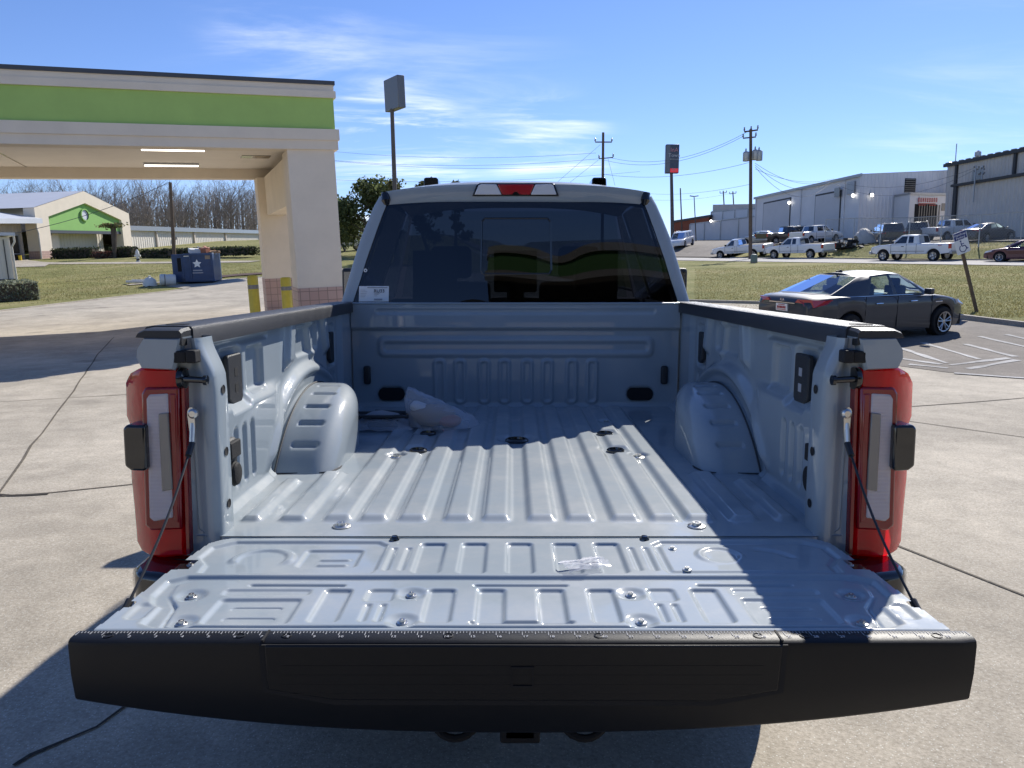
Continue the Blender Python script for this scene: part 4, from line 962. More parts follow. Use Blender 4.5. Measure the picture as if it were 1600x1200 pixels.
# ------------------------------------------------------------ grass: blades on the strip beyond the kerb
def grass_mesh():
    rng = np.random.default_rng(3); vs = []; fs = []; n = 0
    def put(x, y, h):
        nonlocal n
        z = Hs(x, y); a = rng.uniform(0, 6.28); w = .012+.006*rng.random(); dx, dy = math.cos(a)*w, math.sin(a)*w; lx, ly = rng.normal(0, h*.5, 2)
        vs.extend([(x-dx, y-dy, z-.01), (x+dx, y+dy, z-.01), (x+lx, y+ly, z+h)]); fs.append((n, n+1, n+2)); n += 3
    k = 0
    while k < 42000:
        t = rng.random()**1.4; Y = 17.5+t*34; r = rng.uniform(.235, .70); x = r*Y
        if Y < 18.6-(x-10)*.12: continue
        q = .91*(x-28.2)+.4*(Y-54)
        if q > -5: continue
        put(x, Y, (.020+.022*rng.random())*(1+.010*Y)); k += 1
    k = 0
    while k < 9000:
        s = rng.uniform(1.9, 8.5); t = rng.uniform(-14, 22); x, y = road_pt(t, s); put(x, y, .06+.08*rng.random()); k += 1
    k = 0
    while k < 12000:
        px = rng.uniform(-20, 420); py = rng.uniform(412, 470)
        lim = 487-.13*px if px < 270 else 436
        if py > lim-3 or (px > 235 and py > 434): continue
        x, y = G(px, py); put(x+rng.normal(0, .4), y+rng.normal(0, 1.0), .05+.05*rng.random()); k += 1
    return stuff(MB().add(vs, fs).build('grass', 'grass_blade', smooth=None))
grass = grass_mesh()
# ------------------------------------------------------------ drive-through canopy on the left
def build_canopy():
    Yc = 18.5; K = at_depth(525, 205, Yc)
    ang = rad(22.5)
    base = foot(K.x, Yc); hz = lambda py: at_depth(525, py, Yc).z-base.z
    T = thing('drive_through_canopy', 'beige drive-through canopy with a green band along its fascia and tiled square columns', 'canopy', base, ang, lean=True)
    zt, zg1, zg0, zb = hz(131), hz(157), hz(205), hz(236)
    Lw, D = -13.0, 8.2
    T.location.x += .16
    B = lambda m, n, mat, par=T, **k: m.build(n, mat, par, **k)
    # fascia: bands run round all four sides
    def ring(z0, z1, o, name, mat, par=T, inner=.5):
        m = MB(); m.span(Lw-o, o, -o, inner-.001, z0, z1).span(Lw-o, o, D-inner+.001, D+o, z0, z1).span(Lw-o, Lw+inner, inner, D-inner, z0, z1).span(-inner, o, inner, D-inner, z0, z1)
        return B(m, name, mat, par)
    f = ring(zg0, zg1, .0, 'green_band', 'green_stucco')
    ring(zg1, zt-.22, .055, 'upper_moulding', 'beige_stucco'); ring(zt-.22, zt-.085, .02, 'parapet', 'beige_stucco'); ring(zt-.085, zt, .05, 'roof_coping', 'roof_cap')
    ring(zg0-.24, zg0, .075, 'lower_moulding', 'beige_stucco'); ring(zb, zg0-.24, .04, 'lower_band', 'beige_stucco')
    B(MB().span(Lw+.45, -.45, .45, D-.45, zb+.30, zb+.34), 'ceiling', 'soffit'); B(MB().span(Lw+.4, -.4, .4, D-.4, zt-.25, zt-.2), 'roof_deck', 'roof_cap')
    for x in (-1.10, Lw+.05):
        for y in (.0, D-1.05):
            x = x-.1*(y > 0); c = B(MB().span(x, x+1.05, y+.02, y+1.03, 1.13, zb+.0), 'column', 'beige_stucco'); B(MB().span(x-.012, x+1.062, y+.008, y+1.042, -.4, 1.13), 'column_tiling', 'pink_tile', c)
    B(MB().span(-.98, -.42, 1.03, D-1.03, zb-1.15, zb-.001), 'side_beam', 'beige_stucco')
    for y in (2.5, 6.2):
        xx = -3.5 if y < 3 else -3.6
        l = B(MB().span(xx-.7, xx+.75, y-.07, y+.07, zb+.235, zb+.298), 'ceiling_lamp', 'galv'); B(MB().span(xx-.68, xx+.73, y-.055, y+.055, zb+.205, zb+.2345), 'lamp_tube', 'tube_lamp', l)
    B(MB().span(-1.8, -1.05, 4.0, 4.6, zb+.285, zb+.298), 'ceiling_vent', 'galv_dark')
    B(MB().span(-7.42, -7.38, .5, D-.5, zb+.292, zb+.2985), 'ceiling_joint', 'galv_dark')
    R = T.rotation_euler.to_matrix()
    for i, (px, lab) in enumerate([(398.5, 'yellow pipe bollard left of the tiled canopy column'), (450, 'yellow pipe bollard standing between the two right-hand canopy columns')]):
        q = at_depth(px, 430 if i == 0 else 433, 17.1); b = foot(q.x, q.y)
        t = thing('bollard', lab, 'bollard', b, lean=True, group='yellow bollards by the canopy'); h = q.z-b.z
        MB().lathe([(.115, -.1), (.115, h-.03), (.10, h-.008), (.06, h)], (0, 0, 0), 'z', 20).build('post', 'bollard_yellow', t, smooth=50)
        MB().lathe([(.117, h*.80), (.117, h*.86)], (0, 0, 0), 'z', 20, cap=False).build('reflector_band', 'galv_dark', t)
build_canopy()
# ------------------------------------------------------------ store front behind the camera (it shows as reflections)
def rear_store():
    T = thing('store_front', 'beige store front with a green fascia behind the camera, mirrored in the rear window', 'building', (-1.2, -14, 0))
    B = lambda m, n, mat, **k: m.build(n, mat, T, **k)
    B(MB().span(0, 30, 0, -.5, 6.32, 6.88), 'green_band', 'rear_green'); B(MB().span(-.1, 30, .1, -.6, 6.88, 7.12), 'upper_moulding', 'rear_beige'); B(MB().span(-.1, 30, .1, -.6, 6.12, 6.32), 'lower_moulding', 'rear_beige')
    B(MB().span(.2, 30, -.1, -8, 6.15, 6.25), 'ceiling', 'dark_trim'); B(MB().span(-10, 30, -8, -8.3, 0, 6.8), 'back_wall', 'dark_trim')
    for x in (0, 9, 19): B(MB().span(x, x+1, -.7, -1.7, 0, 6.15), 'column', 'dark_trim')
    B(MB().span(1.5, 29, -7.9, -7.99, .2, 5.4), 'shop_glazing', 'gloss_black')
rear_store()
# ------------------------------------------------------------ cladding with pressed ribs
def ribbed(m, p0, p1, z0, z1a, z1b, out, pitch=.3, d=.035):
    """ribbed sheet wall from p0 to p1 (2-D), top height running z1a to z1b"""
    a, b = Vector(p0), Vector(p1); L = (b-a).length; n = int(L/pitch); t = (b-a)/L; o = Vector(out)*d; V = []
    for i in range(n):
        for f, e in ((0, 0), (.62, 0), (.72, 1), (.90, 1)): V.append((i+f, e))
    V.append((n, 0)); V = [(min(1, f/n), e) for f, e in V]
    rows = [[], []]
    for f, e in V:
        q = a+t*L*f+o*e; rows[0].append((q.x, q.y, z0)); rows[1].append((q.x, q.y, z1a+(z1b-z1a)*f))
    return m.grid(np.array(rows))
# ------------------------------------------------------------ store on the left, beyond the lawn
def left_store():
    az = rad(4); o = foot(-50.4, 83.5); T = thing('long_store', 'long low tan store with a green gabled entrance portal, beyond the lawn', 'building', o, -az+math.pi/2, lean=True)
    # local: x runs along the wall (away from the camera), y points to the left (into the building)
    B = lambda m, n, mat, par=T, **k: m.build(n, mat, par, **k)
    W_ = 14.4; e = 4.75; ap = 6.75
    # gabled portal
    m = MB(); gab = [(0, -1), (1.7, -1), (1.7, 3.2), (1.7, 4.0), (W_/2, 5.55), (W_-1.5, 4.0), (W_-1.5, 3.2), (W_-1.5, -1), (W_, -1), (W_, e), (W_/2, ap), (0, e)]
    m.prism(gab, (0, 1.0), lambda a, b, h: (a, h, b)); B(m, 'portal', 'beige_stucco', smooth=30)
    B(MB().prism([(1.7, 2.75), (W_-1.5, 2.75), (W_-1.5, 4.0), (W_/2, 5.55), (1.7, 4.0)], (.25, .6), lambda a, b, h: (a, h, b)), 'green_gable', 'far_green', smooth=30)
    v = B(MB().lathe([(.52, .1), (.64, .1), (.64, .26), (.52, .26)], (W_/2, .0, 4.35), 'y', 28, cap=False), 'round_vent', 'far_green'); B(MB().lathe([(.0, .2), (.53, .2)], (W_/2, 0, 4.35), 'y', 28, cap=False), 'vent_face', 'pale_metal_roof', v)
    B(MB().span(1.7, W_-1.5, .2, .9, 2.45, 2.75), 'grey_lintel', 'roof_cap')
    B(MB().prism([(2.2, -1), (4.2, -1), (4.2, 2.45), (3.4, 2.45), (2.2, 1.3)], (1.0, 1.6), lambda a, b, h: (a, h, b)), 'side_pier', 'beige_stucco')
    B(ribbed(MB(), (1.7, 2.2), (W_-1.5, 2.2), -1, 2.6, 2.6, (0, -1), .45), 'recessed_wall', 'cream_siding', smooth=None)
    B(MB().span(-.01, 1.71, -.012, 1.012, -1, .75), 'pier_tiling', 'pink_tile')
    # roof behind the portal and the porch on its near side
    B(MB().add([(-.1, .0, e+.02), (W_/2, .0, ap+.03), (W_+.1, .0, e+.02), (-.1, 16, e+.02), (W_/2, 16, ap+.03), (W_+.1, 16, e+.02)], [(0, 1, 4, 3), (1, 2, 5, 4)]), 'portal_roof', 'pale_metal_roof', smooth=None)
    B(MB().add([(-13, -.6, 3.35), (.0, -.6, 3.75), (.0, 6, 5.0), (-13, 6, 4.7), (-13, -.6, 2.95), (0, -.6, 3.3)], [(0, 1, 2, 3), (4, 5, 1, 0)]), 'porch_roof', 'pale_metal_roof', smooth=None)
    B(MB().prism([(-13.5, 4.6), (-6, 5.6), (-2.5, 4.8)], (5.5, 9), lambda a, b, h: (a, h, b)), 'roof_crest', 'pale_metal_roof')
    B(ribbed(MB(), (-13, 1.4), (0, 1.4), -1, 3.4, 3.6, (0, -1), .45), 'porch_wall', 'tan_siding', smooth=None)
    d = B(MB().span(-6.6, -.7, 1.26, 1.35, -.8, 2.2), 'entrance_doors', 'gloss_black')
    for x in (-6.7, -4.7, -2.7, -.7): B(MB().span(x-.06, x+.06, 1.2, 1.255, -.8, 2.3), 'door_frame', 'galv', d)
    for z in (2.25, .55): B(MB().span(-6.64, -.76, 1.21, 1.2555, z-.05, z+.05), 'door_rail', 'galv', d)
    for x in (-6.0, -2.0): B(MB().lathe([(.13, -1), (.13, .4)], (x, .4, 0), 'z', 12), 'guard_post', 'bollard_yellow')
    B(MB().tube([(-.15, -.1, 3.5), (-.15, -.08, 2.9), (.0, -.08, 2.4), (-.05, -.08, -.8)], .07, 8), 'downpipe', 'cream_siding')
    # the long wing running away to the right
    B(ribbed(MB(), (W_, 1.5), (150, 1.5), -3, 3.1, 3.1, (0, -1), .45), 'long_wall', 'cream_siding', smooth=None)
    B(MB().span(W_, 150, 1.1, 1.49, 2.95, 3.5), 'long_fascia', 'galv_dark'); B(MB().add([(W_, 1.1, 3.51), (150, 1.1, 3.51), (150, 16, 4.4), (W_, 16, 4.4)], [(0, 1, 2, 3)]), 'long_roof', 'pale_metal_roof')
    for x in (22, 31, 40, 52, 64, 76, 90, 104): B(MB().span(x-.12, x+.12, 1.30, 1.46, -3, 2.94), 'downpipe', 'tan_siding')
    for x in (26, 58): B(MB().span(x-.2, x+.2, 1.2, 1.46, 1.9, 2.25), 'wall_lamp', 'dark_trim')
    B(MB().span(44.5, 46, 1.40, 1.46, -1.5, 1.1), 'side_door', 'tan_siding')
    B(MB().span(-14, 150, 15, 16, -3, 3.4), 'back_wall', 'tan_siding')
    T.scale = (1.25, 1.25, 1.13)
left_store()
def small_building():
    pass
    p = Vector((*G(26, 452), 0)); p.z = Hs(p.x, p.y)
    T = thing('small_building', 'cream corner of a small sided building at the far left edge, behind a pale hedge', 'building', p, rad(38), lean=True)
    ribbed(MB(), (-9, 0), (0, 0), -.6, 3.3, 3.05, (0, -1), .55, .03).build('front_wall', 'cream_siding', T, smooth=None)
    MB().span(-9, 0, .05, 7, -.6, 3.0).build('shell', 'cream_siding', T)
    MB().prism([(-9.2, 3.38), (.28, 3.10), (.28, 3.28), (-9.2, 3.58)], (-.35, 7.2), lambda a, b, h: (a, h, b)).build('roof', 'pale_metal_roof', T)
    MB().tube([(.2, -.28, 3.12), (.2, -.25, 2.75), (.05, -.06, 2.45), (.08, -.06, -.5)], .055, 8).build('downpipe', 'cream_siding', T)
    MB().span(-9, .02, -.065, -.04, .55, .62).span(-.35, -.30, -.06, -.04, .6, 2.9).build('trim', 'dark_trim', T)
small_building()
# ------------------------------------------------------------ hedges and trees
def leaf_cards(rng, pts, size, m):
    vs = []; fs = []
    for p in pts:
        a = Vector(rng.normal(size=3)).normalized(); b = a.orthogonal().normalized(); b.rotate(Matrix.Rotation(rng.uniform(0, 6.28), 3, a)); c = a.cross(b); s = size*rng.uniform(.6, 1.4); k = len(vs)
        p = Vector(p); vs += [p-b*s, p+c*s*.55, p+b*s, p-c*s*.55]; fs.append((k, k+1, k+2, k+3))
    return m.add(vs, fs)
def hedge(label, a, b, w, h, mat, size=.09, n=2200, seed=1, cat='hedge'):
    a, b = foot(*a), foot(*b); T = thing('hedge', label, cat, a, math.atan2(b.y-a.y, b.x-a.x), lean=True); L = (b-a).length; rng = np.random.default_rng(seed); pts = []
    while len(pts) < n:
        q = rng.uniform(-1, 1, 3); d = np.max(np.abs(q)**1)
        if d < .62 and rng.random() < .8: continue
        lump = 1+.10*math.sin(q[0]*L*1.7)+.07*math.sin(q[0]*L*4.1+1)
        pts.append((L/2+q[0]*L/2, q[1]*w/2*lump, h/2+q[2]*h/2*(lump if q[2] > 0 else 1)))
    leaf_cards(rng, pts, size, MB()).build('foliage', mat, T, smooth=None)
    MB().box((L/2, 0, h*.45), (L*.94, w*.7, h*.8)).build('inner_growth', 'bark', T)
hedge('pale clipped hedge at the foot of the small cream building', G(-40, 474), G(62, 468), 1.3, .95, 'hedge_pale', .06, 3200, 1)
hedge('dark clipped hedge along the green gabled portal, left length', G(86, 404), G(152, 402.5), 1.6, 1.05, 'hedge_leaf', .11, 2400, 2)
hedge('dark clipped hedge at the far end of the portal by the hydrant', G(178, 402.2), G(213, 401.5), 1.6, 1.05, 'hedge_leaf', .11, 1600, 3)
hedge('low reddish shrub growing between the two dark hedges', G(150, 403.5), G(180, 403), 1.4, .65, 'hedge_red', .10, 900, 4, 'shrub')
hedge('long low hedge at the foot of the ribbed wall, behind the blue dumpster', G(222, 402.5), G(400, 402), 1.5, .8, 'hedge_leaf', .13, 3600, 5)
def branchy(m, rng, p, d, L, r, depth):
    k = 4; pts = [p]; q = Vector(p); dd = Vector(d)
    for i in range(k):
        dd = (dd+Vector(rng.normal(0, .10, 3))+Vector((0, 0, .05))).normalized(); q = q+dd*L/k; pts.append(q.copy())
    m.tube(pts, [r*(1-.55*i/k) for i in range(k+1)], 5 if depth > 2 else 3, cap=False)
    if depth == 0: return
    for j in range(3 if depth > 1 else 4):
        f = rng.uniform(.35, 1.0); i = min(k-1, int(f*k)); s = pts[i]+(pts[i+1]-pts[i])*(f*k-i)
        nd = (dd+Vector(rng.normal(0, .55, 3))+Vector((0, 0, .18))).normalized(); branchy(m, rng, s, nd, L*rng.uniform(.5, .75), r*.5, depth-1)
BARE = []
def bare_trees():
    labs = ['leafless grey woodland tree with a forked trunk behind the long store', 'tall leafless tree with a single straight trunk behind the long store', 'leafless tree with a wide tangled crown behind the long store', 'slim leafless tree with upswept branches behind the long store']
    for v in range(4):
        rng = np.random.default_rng(20+v); T = thing('bare_tree', labs[v], 'tree', (0, 0, 0), group='bare trees behind the store')
        h = (12.5, 14, 12, 13)[v]; tr = MB(); cr = MB(); pts = [Vector((0, 0, -2))]; d = Vector((0, 0, 1))
        for i in range(7): d = (d+Vector(rng.normal(0, .05, 3))).normalized(); d.z = abs(d.z); pts.append(pts[-1]+d*(h*.62+2)/7)
        tr.tube(pts, [.24-.022*i for i in range(8)], 7); tr.build('trunk', 'twig', T)
        for i in range(3, 8):
            for j in range(3 if v != 3 else 4):
                a = rng.uniform(0, 6.28); up = .75 if v != 2 else .45
                branchy(cr, rng, pts[i]+(pts[i-1]-pts[i])*rng.random(), Vector((math.cos(a)*(.75 if v != 3 else .45), math.sin(a)*(.75 if v != 3 else .45), up)).normalized(), h*rng.uniform(.26, .38), .075, 3)
        cr.build('crown', 'twig', T, smooth=None); BARE.append(T)
    rng = np.random.default_rng(8); used = set()
    for k in range(58):
        row = k % 3; px = -60+ (k/58)*490+rng.uniform(-9, 9); Y = max(155, 84*1204/(801-px))+row*13+rng.uniform(-4, 4); x = (px-801)/1204*Y
        v = int(rng.integers(4)); t = BARE[v] if v not in used else copy_tree(BARE[v]); used.add(v)
        t.location = (x, Y, Hs(x, Y)-.5); t.rotation_euler = (0, 0, rng.uniform(0, 6.28)); s = rng.uniform(.85, 1.15)*Y/165; t.scale = (s, s, s*rng.uniform(.9, 1.05))
bare_trees()
def far_wood():
    rng = np.random.default_rng(77); m = MB()
    for k in range(800):
        px = rng.uniform(-120, 600); Y = max(190, 100*1204/(801-px) if px < 480 else 250)+rng.uniform(0, 45); x = (px-801)/1204*Y; z = Hs(x, Y)-1.5; h = rng.uniform(11, 16)*Y/200 if px < 420 else rng.uniform(5, 9)
        p = Vector((x, Y, z)); m.tube([p, p+Vector((rng.normal(0, .4), 0, h*.6)), p+Vector((rng.normal(0, .9), 0, h))], [.22, .15, .02], 3, cap=False)
        for j in range(9):
            s = p+Vector((0, 0, h*rng.uniform(.12, .95))); a = rng.uniform(0, 6.28); e = s+Vector((math.cos(a)*rng.uniform(.6, 2), math.sin(a), rng.uniform(1, 3.2))); m.tube([s, e], [.07, .015], 3, cap=False)
    stuff(m.build('far_woodland', 'twig', smooth=None))
far_wood()
def leafy(name, label, px, Y, top_py, wpx, mat, seed, n=5200, group=None, base_z=None, clumps=9, size=.17, squat=1.0):
    x = (px-801)/1204*Y; b = foot(x, Y); h = at_depth(px, top_py, Y).z-b.z; R = wpx/1204*Y/2
    T = thing(name, label, 'tree', b, lean=True, group=group); rng = np.random.default_rng(seed)
    tr = MB(); pts = [Vector((0, 0, -.5))]
    for i in range(6): pts.append(pts[-1]+Vector((rng.normal(0, .12), rng.normal(0, .12), (h*.7+.5)/6)))
    tr.tube(pts, [.22*h/9*(1-.12*i) for i in range(7)], 8)
    cl = []
    for i in range(clumps):
        z = h*(.28+.62*(i+.5)/clumps); rr0 = R*(1-abs((z/h-.5)*1.35)**1.7)*squat; a = rng.uniform(0, 6.28); q = rng.uniform(.25, .8)
        c = Vector((math.cos(a)*rr0*q, math.sin(a)*rr0*q, z)); cl.append((c, R*rng.uniform(.34, .52))); tr.tube([pts[min(5, 2+i//3)], c], [.07, .02], 5)
    tr.build('trunk', 'bark', T); cl.append((Vector((0, 0, h*.9)), R*.32)); P_ = []
    while len(P_) < n:
        c, r = cl[int(rng.integers(len(cl)))]; v = rng.normal(size=3); v /= np.linalg.norm(v); rad_ = r*(rng.random()**.45)*(1+.22*math.sin(v[0]*6+v[2]*5)+rng.normal(0, .08))
        P_.append((c.x+v[0]*rad_, c.y+v[1]*rad_, c.z+v[2]*rad_*.72))
    leaf_cards(rng, P_, size, MB()).build('crown', mat, T, smooth=None)
leafy('evergreen_tree', 'dark evergreen tree behind the left side of the truck cab', 580, 72, 280, 118, 'leaf_dark', 4, 7500, size=.17, clumps=14, squat=1.1)
leafy('evergreen_tree', 'shorter dark evergreen tree just right of the canopy column', 541, 80, 316, 62, 'leaf_dark', 6, 4200, size=.2)
leafy('olive_tree', 'light-topped tree showing above the cab roof beside the left roof lamp', 678, 66, 272, 62, 'leaf_olive', 8, 2200, clumps=7, size=.16)
leafy('olive_tree', 'light-topped tree showing above the middle left of the cab roof', 719, 70, 274, 40, 'leaf_olive', 9, 1400, clumps=6, size=.16)
leafy('olive_tree', 'light-topped tree whose twigs reach up beside the tall sign pole', 622, 64, 274, 44, 'leaf_olive', 12, 1800, clumps=6, size=.15)
def topped_tree():
    x, y = G(181, 403); T = thing('topped_tree', 'dark cut-back trunk with a flat green tuft, in front of the green gable', 'tree', foot(x, y), lean=True); h = at_depth(181, 354, y).z-Hs(x, y)
    MB().tube([(-.15, 0, -.2), (0, 0, h*.4), (.12, 0, h*.75), (.1, 0, h)], [.18, .22, .3, .25], 9).build('trunk', 'bark', T)
    rng = np.random.default_rng(3); leaf_cards(rng, [(rng.normal(0, .55), rng.normal(0, .4), h+.1+rng.normal(0, .12)) for _ in range(500)], .13, MB()).build('crown', 'leaf_olive', T, smooth=None)
topped_tree()
pmat('sign_pink', (.55, .25, .27), .6)
pmat('sign_white', (.5, .5, .52), .6)
pmat('wire_grey', (.10, .10, .11), .7)
# ------------------------------------------------------------ vehicles
def wheel(T, x, y, r, w, kind, side):
    m = MB().lathe([(r*.66, -w/2), (r*.93, -w/2), (r*.985, -w*.38), (r, -w*.2), (r, w*.2), (r*.985, w*.38), (r*.93, w/2), (r*.66, w/2), (r*.66, -w/2)], (x, y, r), 'x', 28, cap=False)
    t = m.build('wheel', 'rubber', T, smooth=50); s = side; xo = x+s*w*.40
    m = MB().lathe([(r*.67, s*.06), (r*.64, s*.02), (r*.62, -s*.04), (0, -s*.05)], (xo, y, r), 'x', 24, cap=False)
    rm = m.build('rim', 'car_black' if kind == 'spoke' else 'alloy', t)
    m = MB()
    if kind == 'spoke':
        m.lathe([(r*.67, s*.062), (r*.60, s*.055), (r*.60, s*.03)], (xo, y, r), 'x', 28, cap=False).lathe([(r*.17, s*.0), (r*.16, s*.045), (0, s*.05)], (xo, y, r), 'x', 14, cap=False)
        for k in range(5):
            for dd in (-.17, .17):
                a = 2*math.pi*k/5+.3; p0 = Vector((xo+s*.035, y+r*.12*math.cos(a+dd), r+r*.12*math.sin(a+dd))); p1 = Vector((xo+s*.05, y+r*.63*math.cos(a+dd*1.25), r+r*.63*math.sin(a+dd*1.25))); m.tube([p0, p1], [r*.05, r*.055], 6)
    else:
        m.lathe([(r*.22, s*.0), (r*.20, s*.05), (0, s*.06)], (xo, y, r), 'x', 12, cap=False)
        for k in range(5):
            a = 2*math.pi*k/5+.5; m.tube([(xo+s*.01, y+r*.2*math.cos(a), r+r*.2*math.sin(a)), (xo+s*.02, y+r*.62*math.cos(a), r+r*.62*math.sin(a))], r*.085, 6)
        for k in range(5):
            a = 2*math.pi*(k+.5)/5+.5; m.lathe([(0, s*.004), (r*.1, s*.004)], (xo-s*.045, y+r*.42*math.cos(a), r+r*.42*math.sin(a)), 'x', 10, cap=False)
    m.build('spokes', 'alloy', rm)
def interp(tab, y):
    ys = [a for a, b in tab]; return float(np.interp(y, ys, [b for a, b in tab]))
def smooth_tab(tab, y):
    ys = [a for a, b in tab]; vs = [b for a, b in tab]; e = .12
    return (interp(tab, y-e)+2*interp(tab, y)+interp(tab, y+e))/4
def vehicle(name, label, cat, loc, heading, sp, group=None, lean_to_ground=True):
    """heading: angle from +Y towards +X. Local axes: y forwards, x right, z up; origin on the ground under the middle."""
    T = thing(name, label, cat, loc, -heading, group=group)
    # sit on the sloping ground
    x, y = loc[0], loc[1]; n = Vector((-(Hs(x+1, y)-Hs(x-1, y))/2, -(Hs(x, y+1)-Hs(x, y-1))/2, 1)).normalized()
    T.rotation_euler = (Vector((0, 0, 1)).rotation_difference(n).to_matrix() @ Matrix.Rotation(-heading, 3, 'Z')).to_euler()
    L2 = sp['len']/2; W = sp['w']/2; wr = sp['wr']; ax = sp['axles']; arch = sp.get('arch', wr*1.17)
    sill = sp['sill']; top = sp['top']; wid = sp['wid']; P = sp['paint']
    st = set(np.linspace(-L2, L2, sp.get('ns', 44)).tolist())
    for a in ax:
        st |= set((a+arch*np.cos(np.linspace(0, math.pi, 17))).tolist()); st |= {a-arch-.004, a+arch+.004}
    st |= {-L2+.015, -L2+.05, -L2+.11, L2-.015, L2-.05, L2-.11, L2-.2}
    st = sorted(s for s in st if -L2 <= s <= L2)
    rows = []
    for s in st:
        zb = sill+max(0, (abs(s)-L2*.78)/L2)*.35
        for a in ax:
            if abs(s-a) < arch: zb = max(zb, wr+math.sqrt(max(0, arch*arch-(s-a)**2)))
        zt = smooth_tab(top, s); w = W*smooth_tab(wid, s); er = max(0, 1-(L2-abs(s))/.11)
        zt -= .05*er**2; w -= .05*er**2; zb = min(zb, zt-.06)
        fl = sum(.022*math.exp(-((s-a)/(arch*.9))**4) for a in ax)
        h = zt-zb
        # section from the sill up to the shoulder and over the deck
        sec = [(w*.90, zb), (w*.965+fl, zb+.02*h), (w*.985+fl, zb+h*.18), (w*.99+fl*.8, zb+h*.36), (w*1.0+fl*.6, zb+h*.56), (w*.997+fl*.4, zb+h*.68), (w*1.003+fl*.2, zb+h*.76), (w*.985, zb+h*.88), (w*.955, zb+h*.965), (w*.90, zt), (w*.6, zt+sp.get('crown', .02)*.6), (0, zt+sp.get('crown', .02))]
        full = [(x_, s, z_) for x_, z_ in sec]+[(-x_, s, z_) for x_, z_ in sec[-2::-1]]
        rows.append(full)
    m = MB().grid(np.array(rows)); n = len(rows[0]); k = len(rows)
    m.f += [tuple(range(n-1, -1, -1)), tuple(range((k-1)*n, k*n))]
    body = m.build('body', P, T, smooth=32)
    MB().span(-W*.86, W*.86, -L2+.25, L2-.25, sill+.02, sill+.26).build('underbody', 'void_black', T)
    for a in ax: MB().span(-W*.84, W*.84, a-arch*.99, a+arch*.99, sill+.1, wr+arch*.98).build('wheel_well', 'void_black', T)
    # greenhouse: loops of belt and roof points for the right side, rear centre to front centre
    gh = sp.get('gh')
    if gh:
        belt, roof, pan = gh['belt'], gh['roof'], gh['panes']
        k = len(belt)
        for s in (-1, 1):
            m = MB(); gl = {}
            def pt(i, t):
                b, r = Vector(belt[i]), Vector(roof[i]); p = b+(r-b)*t; bul = .018*math.sin(math.pi*t); p.x += bul if p.x > .3 else 0
                return Vector((s*p.x, p.y, p.z))
            for i in range(k-1):
                pn = pan[i]; nt = 4
                def q(u, t): return pt(i, t)+(pt(i+1, t)-pt(i, t))*u
                u0, u1, t0, t1 = (pn[1:] if pn else (1, 1, 1, 1))
                if pn:
                    us = sorted({0, u0, u1, 1}); ts = [0, t0]+list(np.linspace(t0, t1, 4))[1:-1]+[t1, 1]; ts = sorted(set(ts))
                    for a_, b_ in zip(us[:-1], us[1:]):
                        for c_, d_ in zip(ts[:-1], ts[1:]):
                            qd = [q(a_, c_), q(b_, c_), q(b_, d_), q(a_, d_)]
                            if a_ >= u0-1e-6 and b_ <= u1+1e-6 and c_ >= t0-1e-6 and d_ <= t1+1e-6: gl.setdefault(pn[0], MB()).add(qd, [(0, 1, 2, 3)])
                            else: m.add(qd, [(0, 1, 2, 3)])
                else:
                    for c_, d_ in zip((0, .25, .5, .75), (.25, .5, .75, 1)): m.add([q(0, c_), q(1, c_), q(1, d_), q(0, d_)], [(0, 1, 2, 3)])
                # roof strip to the centre line
                a, b = Vector(roof[i]), Vector(roof[i+1]); cr = gh.get('crown', .05)
                qs = []
                for p in (a, b):
                    qs.append([Vector((s*p.x*f, p.y, p.z+cr*(1-f*f)*min(1, p.x/.5))) for f in (1, .9, .75, .5, .25, 0)])
                for j in range(5): m.add([qs[0][j], qs[1][j], qs[1][j+1], qs[0][j+1]], [(0, 1, 2, 3)])
            m.build('cabin_frame', P, T, smooth=40, rec=True)
            for nm, g in gl.items(): g.build(nm, sp.get('glass', {}).get(nm, 'car_glass'), T, smooth=60)
    for a in ax:
        for s in (-1, 1): wheel(T, s*(W-.115+sp.get('wo', 0)), a, wr, .23, sp.get('rim', 'disc'), s)
    return T, body
def lampbox(T, name, mat, pts, d, n, **k):
    """a lamp or plate: outline of 3-D points pushed out along n"""
    n = Vector(n)*d; c = len(pts); vs = [Vector(p)+n for p in pts]+[Vector(p)-n*4 for p in pts]
    return MB().add(vs, [tuple(range(c)), tuple(range(2*c-1, c-1, -1))]+[(i, (i+1) % c, (i+1) % c+c, i+c) for i in range(c)]).build(name, mat, T, rec=True, **k)
